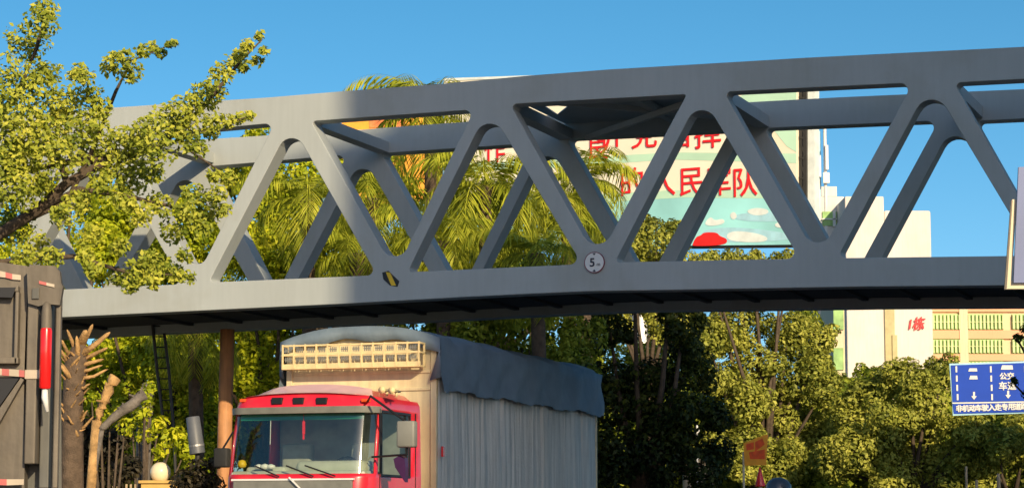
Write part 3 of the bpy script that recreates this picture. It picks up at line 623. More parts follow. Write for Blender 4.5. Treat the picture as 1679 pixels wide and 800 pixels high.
for pp, m_, of in (
 ([(728,270),(900,262),(1100,250),(1306,252),(1306,268),(1100,262),(900,276),(728,284)],'mint',.004),
 ([(1180,175),(1230,150),(1306,128),(1306,175),(1260,180),(1220,196)],'mint',.004),
 ([(1262,180),(1306,176),(1306,250),(1290,240),(1270,215)],'mint',.006),
 ([(728,345),(900,330),(1120,320),(1306,322),(1306,401),(728,407)],'cyan',.004),
 ([(728,332),(1100,312),(1306,310),(1306,326),(1120,324),(728,348)],'mint',.009),
 ([(1200,352),(1262,346),(1306,350),(1306,362),(1240,364),(1205,360)],'bblue',.012),
 ([(1150,378),(1190,372),(1250,376),(1300,384),(1300,394),(1200,398),(1150,394)],'bblue',.010),
 ([(1158,362),(1166,355),(1172,362),(1186,358),(1190,366),(1170,371),(1156,369)],'bwhite',.016),
 ([(1196,352),(1204,346),(1210,355),(1202,362)],'bwhite',.016),
 ([(1222,346),(1240,340),(1262,344),(1258,352),(1236,354)],'bwhite',.018),
 ([(1190,384),(1206,378),(1240,382),(1262,390),(1252,398),(1196,396)],'bwhite',.016),
 ([(1270,366),(1290,362),(1300,368),(1288,374),(1272,373)],'bwhite',.018),
 ([(1136,400),(1142,388),(1150,386),(1154,381),(1176,381),(1180,387),(1194,392),(1190,402),(1136,404)],'bred',.02),
 ([(728,129),(1306,109),(1306,113),(728,133)],'bwhite',.02)):
    bpoly(chaikin(pp) if of > .0095 and pp[0][1] > 200 else pp, of, .002).build('artwork', M[m_], bill, bo)
def ch(txt, px, py, size, yrel=0):
    mb = MB(); text_on(mb, txt, size, bb(px, py, .03), BR, UP, .012, .92, bold=.004); mb.build('lettering', M['charred'], bill, bo)
for t_, x_ in (('听',1000),('党',1057),('指',1111),('挥',1161)): ch(t_, x_, 218, 1.16)
for t_, x_ in (('的',1037),('人',1088),('民',1134),('军',1180),('队',1223)): ch(t_, x_, 298, 1.08)
for t_, x_ in (('良',982),('优',928),('风',872),('作',812)): ch(t_, x_, 240 if x_ > 900 else 246, 1.0)
mb = MB()
for k in range(9):
    y_ = 125+k*33; mb.bar(bb(1306,y_,-.2), bb(1317,y_+2,-.2), .06, .06); mb.bar(bb(1306,y_,-.2), bb(1317,min(400,y_+33),-.2), .05, .05)
mb.bar(bb(1309,110,-.25), bb(1309,402,-.25), .12, .12); mb.bar(bb(1316,110,-.25), bb(1316,402,-.25), .14, .12); mb.build('side_lattice', M['darksteel'], bill, bo)
MB().prism([bb(1318.5,104,-.3), bb(1330,103.5,-.3), bb(1330,402,-.3), bb(1318.5,402,-.3)], -BNR*.4).build('end_fascia', M['bwhite'], bill, bo)
MB().prism([bb(728,407,-.05), bb(1306,401,-.05), bb(1306,404,-.05), bb(728,411,-.05)], -BNR*.35).build('bottom_beam', M['darksteel'], bill, bo)
pm = (bb(1030,404,-.9)); MB().tube([(pm.x,pm.y,-.1),(pm.x,pm.y,pm.z+3)], .5, 24).build('mast', M['metal'], bill, bo, smooth=True)
# smaller red and yellow hoarding to its left, behind the palms
ho = at(660,300,90); ho.z = 0
hb = thing('red_yellow_hoarding', 'low red and yellow hoarding seen through the palms left of the slogan billboard', 'hoarding', ho)
def hpoly(pp, yo, th=.02): return MB().prism([at(x, y, 90-yo) for x, y in pp], (0,-th,0))
hpoly([(560,168),(726,158),(726,330),(560,336)], 0, -.25 if False else .02).build('panel', M['noticey'], hb, ho)
hpoly([(604,170),(664,166),(664,208),(606,210)], .03).build('artwork', M['orange'], hb, ho)
hpoly([(566,214),(720,208),(720,250),(566,254)], .03).build('artwork', M['board'], hb, ho)
mb = MB()
for x in (575,712): a = at(x,330,90); mb.tube([(a.x,90.2,-.1),(a.x,90.2,a.z+2)], .15, 10)
mb.build('post', M['metal'], hb, ho)

# ------------------------------------------------------------------ buildings
YB = 125.0
def bx(mb, x0, y0, x1, y1, Yf, depth):
    a, b = at(x0, y1, Yf), at(x1, y0, Yf); return mb.box(a.x, b.x, Yf, Yf+depth, a.z, b.z)
def wall_to_ground(mb, x0, y0, x1, Yf, depth, ch=0):
    a, b = at(x0, y0, Yf), at(x1, y0, Yf); return mb.box(a.x, b.x, Yf, Yf+depth, -.1, a.z, ch)
wo_ = at(1440,400,YB); wo_.z = 0
wb = thing('white_building', 'tall plain white walled building with red lettering right of the billboard', 'building', wo_)
wall_to_ground(MB(), 1385, 322, 1449, YB+.0, 14, .06).build('wall', M['wallw'], wb, wo_)
wall_to_ground(MB(), 1338, 322, 1385-.05, YB+3, 10, .1).build('wall', M['wallw'], wb, wo_)
wall_to_ground(MB(), 1449.1, 345, 1526, YB+.4, 14, .12).build('wall', M['wallw'], wb, wo_)
bx(MB(), 1336, 306, 1372, 322, YB+4.5, 6).build('roof_house', M['wallw'], wb, wo_)
bx(MB(), 1456, 480, 1466, 800, YB-.12, .6).build('downpipe_recess', M['olive'], wb, wo_)
bx(MB(), 1464, 549, 1471, 600, YB-.2, .6).build('downpipe_recess', M['olive'], wb, wo_)
f_ = bx(MB(), 1349, 347, 1372, 370, YB+2.9, .2).build('window', M['shutter'], wb, wo_)
bx(MB(), 1348, 358, 1373, 360, YB+2.8, .1).build('frame', M['white'], f_, wo_)
bx(MB(), 1366, 346, 1370, 371, YB+2.8, .1).build('frame', M['white'], f_, wo_)
mb = MB(); g = at(1504,530,YB+.3); text_on(mb, '1栋', .72, g, Vector((1,0,0.05)), Vector((.18,0,1)), .02, .85, bold=.012); mb.build('lettering', M['charred'], wb, wo_)
# green netting strip left of it
wo2 = at(1378,560,YB-6); wo2.z = 0
gb = thing('green_netted_building', 'narrow building side with green shutters left of the white wall', 'building', wo2)
wall_to_ground(MB(), 1366, 495, 1384, YB-6, 5).build('wall', M['wallc'], gb, wo2)
bx(MB(), 1367, 500, 1383, 540, YB-6.1, .1).build('window', M['shutter'], gb, wo2); bx(MB(), 1367, 570, 1383, 606, YB-6.1, .1).build('window', M['shutter'], gb, wo2)
wo3 = at(1600,560,YB+2); wo3.z = 0
cb = thing('cream_building', 'cream and salmon building with rows of green shuttered windows behind the blue sign', 'building', wo3)
wall_to_ground(MB(), 1526.2, 440, 1900, YB+2, 14).build('wall', M['wallpe'], cb, wo3)
for y0, y1 in ((500,511),(541,555),(580,591),(616,628)):
    bx(MB(), 1527, y0, 1900, y1, YB+1.85, .3).build('wall_band', M['wallp'], cb, wo3)
bx(MB(), 1577, 440, 1585, 700, YB+1.8, .3).build('pilaster', M['wallc'], cb, wo3)
for r0, r1 in ((515,540),(556,579),(592,615)):
    for x0, x1 in ((1528,1575),(1587,1645),(1660,1715),(1730,1790)):
        wn = bx(MB(), x0, r0, x1, r1, YB+1.9, .2).build('window', M['shutter'], cb, wo3)
        mb = MB(); k = 0; x = x0+1
        while x < x1: bx(mb, x, r0+1, x+2.6, r1-1, YB+1.78, .1); x += 6.2
        bx(mb, x0, (r0+r1)/2-.6, x1, (r0+r1)/2+.6, YB+1.8, .1)
        mb.build('frame', M['slat'], wn, wo3)
# antenna mast
ao = at(1352,300,128); ao.z = 0
an = thing('antenna_mast', 'slim pale antenna mast with panel aerials on the roof behind the billboard', 'antenna', ao)
mb = MB(); a = at(1352,205,128); b = at(1352,320,128); mb.tube([(a.x,128,b.z-3),(a.x,128,a.z)], .09, 8); mb.tube([(a.x-.35,128,b.z-3),(a.x-.35,128,a.z-.6)], .05, 8); mb.build('mast', M['white'], an, ao)
mb = MB(); bx(mb, 1354, 238, 1358, 278, 127.7, .2); bx(mb, 1342, 255, 1346, 290, 127.7, .2); bx(mb, 1350, 283, 1360, 300, 127.7, .2); mb.build('aerial', M['white'], an, ao)
mb = MB(); a = at(1334,215,128.3); b = at(1347,322,128.3); mb.box(a.x,b.x,128.3,129,b.z-8,a.z); mb.build('equipment_tower', M['bblue'], an, ao)

# ------------------------------------------------------------------ road signs
YS = 66.0; so_ = at(1760,640,YS); so_.z = 0
ls = thing('lane_sign', 'blue overhead lane sign with white arrows in front of the cream building', 'road sign', so_)
def spoly(pp, yo, th=.02): return MB().prism([at(x, y, YS-yo) for x, y in pp], (0,-th,0))
spoly([(1556,596),(1800,588),(1801,674),(1562,681)], -.06, .05).build('border', M['bblue'], ls, so_)
spoly([(1559,598.5),(1799,590.5),(1799,655),(1562,659)], 0, .01).build('face', M['signblue'], ls, so_)
spoly([(1562,662),(1799,658),(1800,672),(1564,678)], 0, .01).build('face', M['signblue'], ls, so_)
spoly([(1561,659.5),(1799,655.5),(1799,657.5),(1562,661.5)], 0.01, .008).build('divider', M['white'], ls, so_)
mb = MB()
def sq(x0,y0,x1,y1): mb.prism([at(*p, YS-.02) for p in ((x0,y0),(x1,y0-.1),(x1+.2,y1),(x0+.2,y1))], (0,-.006,0))
for x0 in (1566.5,1623,1679,1736):
    for k in range(4): sq(x0+k*.7, 600+k*15.2, x0+2.8+k*.7, 610+k*15.2)
mb.build('lane_dash', M['white'], ls, so_)
mb = MB()
def arrow(x, y): mb.prism([at(px_, py_, YS-.02) for px_, py_ in ((x-1.6,y-8),(x+1.6,y-8),(x+1.6,y-1),(x+4.5,y-1),(x,y+5),(x-4.5,y-1),(x-1.6,y-1))], (0,-.006,0))
arrow(1597,650); arrow(1653,648); arrow(1709,646); mb.build('arrow', M['white'], ls, so_)
mb = MB()
for x,y,wd,h in ((1595,606,15,5),(1596,618.5,14,6),(1651,602,20,7),(1708,604,14,6)): 
    mb.prism([at(*p, YS-.02) for p in ((x-wd/2,y+h/2),(x-wd/2+2,y-h/2),(x+wd/2-1,y-h/2),(x+wd/2,y+h/2))], (0,-.006,0))
mb.build('pictogram', M['white'], ls, so_)
mb = MB()
text_on(mb, '公交', .20, at(1651,616,YS-.03), (1,0,.03), UP, .003, bold=.006); text_on(mb, '车道', .24, at(1652,632,YS-.03), (1,0,.03), UP, .003, bold=.006)
text_on(mb, '轿车', .22, at(1708,616,YS-.03), (1,0,.03), UP, .003, bold=.006)
for k, t_ in enumerate('非机动车驶入走专用道路行'): text_on(mb, t_, .19, at(1573+k*10.6, 669.3-k*.36, YS-.03), (1,0,-.0), UP, .003, 1.0, bold=.007)
mb.build('lettering', M['white'], ls, so_)
mb = MB(); mb.tube([(at(1760,640,YS+.3).x+1.5,YS+.3,-.1),(at(1760,640,YS+.3).x+1.5,YS+.3,at(1700,600,YS).z)], .13, 16)
for y in (612,655): p = at(1575,y,YS+.3); q = at(1900,y,YS+.3); mb.tube([(p.x,YS+.25,p.z),(so_.x+1.5,YS+.25,p.z)], .05, 10)
mb.build('pole', M['metal'], ls, so_, smooth=True)
YN = 14.0; no_ = at(1760,400,YN); no_.z = 0
ns = thing('near_road_sign', 'blue grey road sign with cream frame cut off by the right edge', 'road sign', no_)
def npoly(pp, yo, th=.02): return MB().prism([at(x, y, YN-yo) for x, y in pp], (0,-th,0))
npoly([(1669,275),(1800,269),(1800,463),(1661,464)], 0, .02).build('face', M['signdull'], ns, no_)
npoly([(1657,329),(1666,329),(1664,345),(1655,462),(1800,462),(1800,474),(1646,475)], -.06, .05).build('frame', M['frame'], ns, no_)
npoly([(1657,329),(1659.5,329),(1650,473),(1646,475)], -.0, .015).build('frame_edge', M['dumper'], ns, no_)
mb = MB(); p = at(1790,300,YN+.2); mb.tube([(p.x,YN+.2,-.1),(p.x,YN+.2,p.z+.2)], .09, 16); mb.build('pole', M['metal'], ns, no_, smooth=True)

# ------------------------------------------------------------------ trees behind the bridge
G1 = 'trees behind the footbridge'
tree('bright yellow green tree between the tipper lorry and the rust orange column', 56, 270, [(250,300,70),(190,350,75),(300,370,70),(160,430,60),(250,440,70),(340,450,60),(190,570,60),(260,580,70),(330,600,70),(210,660,65),(290,680,70),(170,740,60),(240,760,60),(330,760,60),(130,600,50)], .105, .62, L_left, group=G1, trunk_r=.2)
tree('bright green tree behind the rust orange column and the lorry roof rack', 58, 440, [(400,410,60),(410,570,60),(430,640,60),(470,540,55),(400,700,60),(540,430,60),(490,490,60),(590,520,50),(350,520,50),(460,420,50),(430,340,50)], .105, .62, L_left, group=G1, trunk_r=.2)
tree('tall light green tree behind the palms right of the sunlit truss', 68, 520, [(440,300,60),(520,290,60),(600,270,60),(480,360,60),(560,380,60),(640,330,55),(690,400,60),(620,450,60),(360,280,55),(420,250,50),(480,480,60)], .105, .62, L_left, group=G1, trunk_r=.3)
tree('tall yellow green tree behind the left end of the footbridge', 66, 100, [(40,330,80),(120,300,70),(60,430,80),(10,550,80),(130,480,70),(60,640,80),(-40,450,80),(200,260,50),(180,400,60),(240,440,50),(20,240,60)], .105, .62, L_left, group=G1, trunk_r=.3)
tree('dense green tree behind the palms in the middle of the footbridge', 66, 800, [(740,330,55),(820,330,60),(890,350,60),(960,380,50),(760,420,60),(850,430,60),(930,450,55),(700,480,60),(1000,440,40)], .105, .6, L_mid, group=G1, trunk_r=.3)
tree('yellow green tree behind the lattice mast and the cylinder housing', 66, 230, [(120,600,60),(180,640,65),(250,620,60),(320,640,60),(380,620,60),(430,560,55),(210,710,60),(300,710,60),(140,700,60),(370,710,60),(80,560,60),(200,560,55),(300,560,55),(100,780,60),(220,790,50),(340,780,50)], .115, .6, L_left, group=G1, trunk_r=.25)
tree('dim green tree seen between the lorry tail and the deck', 80, 900, [(720,600,70),(820,600,75),(920,600,75),(1000,600,70),(1080,600,70),(1140,560,60),(860,500,60),(980,500,60),(1100,680,70),(1000,700,70),(760,500,55)], .12, .55, L_mid, group=G1, trunk_r=.3)
tree('shaded dark green tree above the middle of the lorry roof', 54, 800, [(660,500,60),(720,560,60),(780,540,60),(860,560,65),(800,480,60),(700,440,50),(900,490,55),(930,600,60),(820,640,70),(900,680,70),(740,640,60),(600,560,50),(960,560,50)], .105, .5, L_mid, group=G1, trunk_r=.3)
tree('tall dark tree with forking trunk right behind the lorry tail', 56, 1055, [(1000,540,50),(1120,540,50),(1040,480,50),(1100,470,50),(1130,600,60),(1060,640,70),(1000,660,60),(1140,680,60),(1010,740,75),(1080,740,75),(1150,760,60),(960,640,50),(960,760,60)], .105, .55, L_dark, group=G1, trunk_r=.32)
tree('pale topped tree under the slogan billboard', 74, 1060, [(1075,392,50),(1045,420,40),(1110,430,45),(1000,470,50),(1080,510,55),(1120,520,50),(1010,530,50)], .105, .6, L_right, group=G1)
tree('tall olive tree left of the white building', 74, 1250, [(1160,432,28),(1200,434,28),(1240,432,28),(1282,432,28),(1170,458,42),(1235,454,42),(1290,460,40),(1210,540,55),(1290,545,55),(1340,560,42),(1240,600,55),(1310,620,60),(1350,640,40),(1190,620,45),(1230,670,50),(1290,700,60),(1210,740,60),(1340,720,50),(1280,770,60),(1150,740,35),(1160,560,50)], .105, .62, L_right, group=G1, trunk_r=.3)
tree('broad round olive tree below the white building', 71, 1480, [(1490,630,50),(1545,612,36),(1440,650,50),(1400,685,45),(1520,660,55),(1590,700,50),(1460,710,60),(1400,740,55),(1530,730,60),(1600,750,50),(1370,760,50),(1470,780,55),(1560,790,50)], .105, .66, L_right, group=G1, trunk_r=.3)
tree('low dusty olive tree under the blue lane sign', 70, 1650, [(1640,730,45),(1690,715,50),(1620,780,45),(1680,780,60),(1740,740,60),(1600,710,35)], .105, .62, L_right, group=G1)
tree('dark leaved branch tree at the right edge beside the blue lane sign', 40, 1790, [(1690,545,26),(1715,600,30),(1694,640,20),(1668,556,10),(1662,628,10),(1740,560,50),(1760,640,60),(1730,700,40)], .06, .2, L_dark, group=G1, sub=4, dy=.5, trunk_r=.16)
tree('far grey green tree behind the broad olive tree', 82, 1400, [(1380,640,28),(1420,618,24),(1350,610,30),(1320,520,40)], .105, .55, L_mid, group=G1)
# undergrowth closing the view between the trunks: nobody could count it
rng = np.random.default_rng(99); rnd = random.Random(4); bl = []
for k in range(70):
    px = -250+k*32; Yk = 78+rnd.uniform(-2,3); bl.append((tuple(at(px, rnd.uniform(650,790), Yk)), rnd.uniform(1.3,2.0))); bl.append((tuple(at(px+14, rnd.uniform(820,870), Yk)), rnd.uniform(1.2,1.6)))
tag(quads_object('undergrowth', blob_leaves(bl, .2, .7, rng), L_mid, None), 'continuous green undergrowth behind the tree trunks', 'undergrowth', kind='stuff')

# ------------------------------------------------------------------ palms
def palm_mesh(seed, nfr=24, L=2.1, lw=.05, droop=1.0, n=34):
    rng = np.random.default_rng(seed); quads = []
    for k in range(nfr):
        az = 2*PI*k/nfr*2.4+rng.uniform(-.3,.3); el = R(78-(k/nfr)*95+rng.uniform(-8,8)); Lk = L*rng.uniform(.85,1.12)
        h = np.array([math.cos(az), math.sin(az), 0]); side = np.array([-math.sin(az), math.cos(az), 0]); p = np.zeros(3); e = el; step = Lk/n
        for i in range(n):
            t = i/n; d = h*math.cos(e)+np.array([0,0,math.sin(e)]); q = p+d*step
            quads.append([p-side*.018*(1-t*.8), p+side*.018*(1-t*.8), q+side*.016*(1-t*.8), q-side*.016*(1-t*.8)])
            if i > 3:
                ll = L*.3*math.sin(PI*min(1,.12+t*.85))**.6*rng.uniform(.85,1.1)
                for s in (-1,1):
                    up = np.cross(d, side*s); ld = side*s*.8+d*.55+np.array([0,0,-.22-.5*t])+up*.0+rng.normal(0,.09,3); ld /= np.linalg.norm(ld)
                    tip = p+ld*ll+np.array([0,0,-.16*ll*droop]); mid = p+ld*ll*.55; quads.append([p-d*lw*.35, mid-d*lw*.5, tip, mid+d*lw*.5])
            p = q; e -= (1.55+.9*t)*droop/n*(1.0+.5*math.cos(el))
    return np.array(quads)
PM = [palm_mesh(s) for s in (3,4,5)]
G2 = 'feather palms behind the footbridge'
def palm(px, py, Y, k, scale, rz, label):
    c = at(px, py, Y); base = Vector((c.x, c.y, 0)); t = thing('palm_tree', label, 'palm tree', base, 0, G2)
    q = PM[k]*scale; cs2, sn = math.cos(rz), math.sin(rz); q = q@np.array([[cs2,sn,0],[-sn,cs2,0],[0,0,1]]); quads_object('crown', q+np.array([0,0,c.z]), L_palm, t, (0,0,0))
    MB().tube([(0,0,-.1),(.08,0,c.z*.5),(0,0,c.z-.25),(0,0,c.z+.05)], [.2,.16,.15,.2], 12).build('trunk', M['barkp'], t, smooth=True)
for a in ((505,330,54,0,1.0,.3,'leftmost feather palm in the truss opening right of the sunlit truss'), (610,330,57,1,.95,1.1,'feather palm above the hazard sticker'), (705,190,62,2,1.3,2.0,'tallest feather palm with its tip above the footbridge top chord'),
          (795,310,55,0,1.15,2.6,'broad yellowish feather palm in the middle of the footbridge'), (880,420,52,1,.95,.2,'low feather palm left of the round height sign'), (955,300,60,2,1.0,4.0,'feather palm overlapping the left part of the slogan billboard'),
          (725,400,53,1,.9,3.0,'low feather palm right of the hazard sticker'), (320,545,52,2,.8,5.0,'drooping feather palm beside the dark lattice mast'), (430,400,60,0,.9,1.7,'feather palm left of the long sunlit shadow edge'), (585,420,53,2,.8,.9,'low feather palm left of the hazard sticker'),
          (930,340,57,0,.85,5.2,'feather palm above the round height sign')): palm(*a)

# ------------------------------------------------------------------ foreground tree reaching in from the left
YF = 19.0
fo = at(-170,500,YF); fo.z = 0
ft_ = thing('foreground_tree', 'sunlit small leaved tree reaching in from the left over the footbridge', 'tree', fo)
sprays = [(15,130,40),(45,70,32),(70,35,26),(75,15,20),(20,180,45),(60,130,26),(80,120,20),(30,230,55),(90,190,40),(110,165,28),(150,205,30),(160,180,20),(90,240,45),(140,250,38),(20,300,45),
 (180,110,16),(200,95,20),(215,120,18),(232,85,12),(250,78,9),(262,86,9),(285,72,6),(276,74,4),(130,115,12),(140,130,14),(120,125,10),(150,155,16),
 (200,235,30),(240,215,32),(280,200,32),(310,180,28),(335,160,26),(350,145,20),(300,220,26),(255,250,26),(365,120,17),(382,105,15),(395,90,12),(405,75,10),(425,60,8),(432,85,8),(420,100,9),(398,110,9),
 (350,200,16),(375,200,12),(395,195,10),(410,190,7),(345,215,14),(320,240,18),(225,270,22),(180,270,26),
 (20,370,30),(60,400,20),(130,330,22),(170,300,24),(205,330,16),(150,385,20),(195,405,15),(100,350,22),(215,300,22),(320,320,20),(340,345,22),(355,320,15),(330,375,16),(300,345,12),(375,290,16),(350,290,12),
 (250,430,22),(225,445,20),(270,440,20),(195,455,16),(290,450,14),(215,470,12),(250,460,14),(310,455,10),(285,380,20),(312,350,22),(262,335,22),(232,352,20),(300,418,14),(365,345,12),(40,425,22),(85,420,18),(150,440,16),(10,260,40),(60,300,30),(250,285,16),(140,420,13)]
rng = np.random.default_rng(77); rnd = random.Random(8); Q = []; wc_ = []
for px, py, r in sprays:
    r *= 1.15
    yy = YF+rnd.uniform(-.5,.2); c = np.array(at(px, py, yy)); rr = r/F*yy; wc_.append((c, rr)); n = int(5.2*rr*rr/(.05*.05)*5.6)+48
    d = rng.normal(0,1,(n,3)); d /= np.linalg.norm(d, axis=1)[:,None]; ra = rr*1.12*rng.random(n)**.45
    k = rng.normal(0,1,(9,3)); k /= np.linalg.norm(k, axis=1)[:,None]; ra *= .62+.5*np.clip((d@k.T).max(1),0,1)**2
    Q.append(leaf_quads(c+d*ra[:,None]*np.array([1,1,.9]), d*.3+np.array([.2,-.7,.5]), .036, rng, 1.6))
quads_object('crown', np.concatenate(Q), L_front, ft_, fo)
def br(pts_, r0, r1):
    P = [at(x, y, YF+.05*math.sin(x)) for x, y in pts_]; n = len(P); return P, [r0+(r1-r0)*i/(n-1) for i in range(n)]
mb = MB()
mb.tube([fo-Vector((0,0,.1)), fo+Vector((.05,0,1.5)), at(-160,520,YF)], [.2,.16,.14], 12)
mb.build('trunk', M['bark'], ft_, fo, smooth=True)
for pts_, r0, r1 in (
 ([(-160,525),(-60,420),(60,345),(110,300),(180,262),(260,240),(330,180),(395,100),(430,65)], .06,.005),
 ([(-160,525),(-90,330),(-20,220),(30,150),(60,80),(75,20)], .06,.006),
 ([(60,345),(130,310),(200,320),(290,340),(340,345)], .03,.006),
 ([(20,370),(110,330),(150,250),(190,150),(215,100),(285,72)], .03,.004),
 ([(-100,470),(0,430),(120,420),(220,450),(300,450)], .035,.006),
 ([(110,300),(90,240),(60,190),(20,130)], .03,.006), ([(260,240),(340,215),(410,190)], .014,.004), ([(180,262),(120,265),(40,280),(-80,300)], .03,.02), ([(200,235),(240,215),(300,195)], .012,.004),
 ([(300,240),(360,280),(375,290)], .01,.004)):
    P, rr = br(pts_, r0, r1); MB().tube(P, rr, 7).build('branch', M['bark'], ft_, fo, smooth=True)

# ------------------------------------------------------------------ left verge: pruned palm, logs, lattice mast, lamp, gate post, fence, shrubs
YL = 35.0
po = at(120,700,YL); po.z = 0
ps = thing('pruned_palm_stump', 'pruned palm trunk with a fan of cut tan stubs beside the tipper lorry', 'tree stump', po)
mb = MB(); mb.tube([po-Vector((0,0,.1)), at(118,800,YL), at(119,660,YL), at(124,600,YL), at(132,565,YL)], [.2,.17,.15,.17,.11], 12); mb.build('trunk', M['barkp'], ps, po, smooth=True)
stubs = [((132,575),(150,536),6),((135,580),(176,548),7),((135,590),(172,572),5),((132,600),(165,590),5),((128,610),(163,600),4),((125,575),(112,545),5),((120,590),(102,560),5),((118,605),(100,575),5),((130,570),(140,545),11),((136,620),(172,607),4),((115,620),(100,600),5),((128,585),(126,556),6)]
for _ in range(46):                      # shaggy remains of old leaf bases down the trunk
    y0 = rnd.uniform(585,720); x0 = 122+rnd.uniform(-14,12); sx_ = rnd.choice((-1,1)); stubs.append(((x0,y0),(x0+sx_*rnd.uniform(6,20),y0-rnd.uniform(4,26)),rnd.uniform(2,4)))
for (a, b, r) in stubs:
    p = at(*a, YL+rnd.uniform(-.15,.15)); q = at(*b, YL-.1+rnd.uniform(-.15,.1)); MB().tube([p, p.lerp(q,.5)+Vector((0,0,rnd.uniform(-.04,.02))), q, q+(q-p).normalized()*.05], [r/114*.95, r/114*.7, r/114*.5, r/114*.12], 6).build('cut_petiole', M['tan'], ps, po, smooth=True)
def log(pa, pb, ra, rb, m, label, name='cut_log', cat='log'):
    YY = 41.5 if name == 'tree_stump' else 37.0
    a, b = at(*pa, YY), at(*pb, YY+.2); mb = MB(); rl_ = random.Random(int(pa[0]*7)); pts_ = [a.lerp(b, k/9)+Vector((rl_.uniform(-.02,.02), 0, rl_.uniform(-.015,.015))) for k in range(10)]
    mb.tube(pts_, [(ra+(rb-ra)*k/9)*rl_.uniform(.82,1.18) for k in range(10)], 11)
    for _ in range(5):
        k = rl_.randint(2,8); q = pts_[k]; mb.tube([q, q+Vector((rl_.uniform(-.2,.2), rl_.uniform(-.1,0), rl_.uniform(.0,.2)))], [.03,.012], 6); g = a.copy(); g.z = min(a.z, b.z)
    # a leaning trunk reaches the ground
    lo, hi = (a, b) if a.z < b.z else (b, a); d = (hi-lo).normalized(); 
    if d.z > .1: mb.tube([lo+d*.01, Vector((lo.x-d.x*.6, lo.y, -.1))], [ra*.98, ra*1.05], 10)
    return solo(mb, name, M[m], (lo.x, lo.y, 0), label, cat, smooth=True)
log((158,690),(188,618), .075,.085,'tan','tan sawn plank like trunk leaning right of the pruned palm')
log((165,705),(236,645), .05,.085,'log','grey leaning log between the pruned palm and the lattice mast')
log((236,700),(243,628), .13,.1,'log','pale upright stump beside the lattice mast', 'tree_stump','tree stump')
def shrub(label, Y, blobs, lm, size=.09, cover=.7, name='shrub', cat='shrub', group=None):
    SEED[0] += 1; rng = np.random.default_rng(SEED[0]); c0 = at(blobs[0][0], blobs[0][1], Y); base = Vector((c0.x, c0.y, 0)); t = thing(name, label, cat, base, 0, group)
    bl = [(tuple(at(x, y, Y+rnd.uniform(-.4,.4))), r/F*Y) for x, y, r in blobs]; quads_object('foliage', blob_leaves(bl, size, cover, rng, .4), lm, t, base)
    mb = MB()
    for c, r in bl: mb.tube([(base.x+rnd.uniform(-.1,.1), base.y, -.1), Vector(c).lerp(base,.4), c], [.035,.025,.01], 6)
    mb.build('stem', M['bark'], t, base, smooth=True); return t
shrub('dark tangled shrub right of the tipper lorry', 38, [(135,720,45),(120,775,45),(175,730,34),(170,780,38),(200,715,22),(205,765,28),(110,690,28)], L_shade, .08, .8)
shrub('bright yellow green shrub behind the white globe lamp', 42.5, [(205,770,26),(285,715,22),(262,695,16),(305,735,20),(232,735,18),(200,790,22),(325,770,22),(262,740,14)], L_left, .1, .6)
shrub('creeper with small yellow green leaves climbing the pale upright stump', 41, [(238,650,17),(236,675,15),(246,633,11),(228,690,15),(216,668,10),(240,712,15)], L_left, .075, .45, 'creeper', 'creeper')
shrub('leafy sprout between the tan sawn trunk and the grey leaning log', 37.3, [(180,690,15),(196,676,12),(165,672,11),(150,650,12),(205,700,16)], L_left, .07, .35, 'sapling', 'sapling')
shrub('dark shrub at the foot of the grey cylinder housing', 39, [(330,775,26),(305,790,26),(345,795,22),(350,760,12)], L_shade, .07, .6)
# lattice mast
lo_ = at(262,700,47.5); lo_.z = 0
lm_ = thing('lattice_mast', 'dark ladder like steel mast leaning beside the pale stump', 'mast', lo_)
mb = MB(); Lp = [at(247,500,47.5), at(258,610,47.5), at(268,690,47.5)]; Rp = [at(264,500,47.5), at(277,610,47.5), at(284,690,47.5)]
mb.tube(Lp+[(Lp[2].x+.15,47.5,-.1)], .03, 6); mb.tube(Rp+[(Rp[2].x+.22,47.5,-.1)], .03, 6); mb.build('rail', M['darksteel'], lm_, lo_)
for k in range(12):
    t = k/11; a = Lp[0].lerp(Lp[2],t); b = Rp[0].lerp(Rp[2],t); MB().tube([a,b], .014, 5).build('rung', M['darksteel'], lm_, lo_)
# grey cylinder housing on a bracketed post
g0 = at(322,710,39); go = Vector((g0.x,g0.y,0))
gc = thing('cylinder_housing', 'grey cylinder housing on a dark post left of the rust orange column', 'street fixture', go)
a, b = at(316,683,39), at(324,744,39); MB().tube([a, a.lerp(b,.02), a.lerp(b,.98), b], [.1,.11,.125,.11], 20).build('housing', M['grey'], gc, go, auto=40)
c_ = a.lerp(b,.75); d_2 = a.lerp(b,.8); MB().tube([c_, d_2], .127, 20).build('band', M['metal'], gc, go)
mb = MB(); mb.tube([b, (b.x,39,-.1)], .04, 8); q = at(385,757,39); mb.tube([(b.x,39,b.z-.12),(q.x,39,b.z-.12)], .014, 6); mb.build('post', M['darksteel'], gc, go)
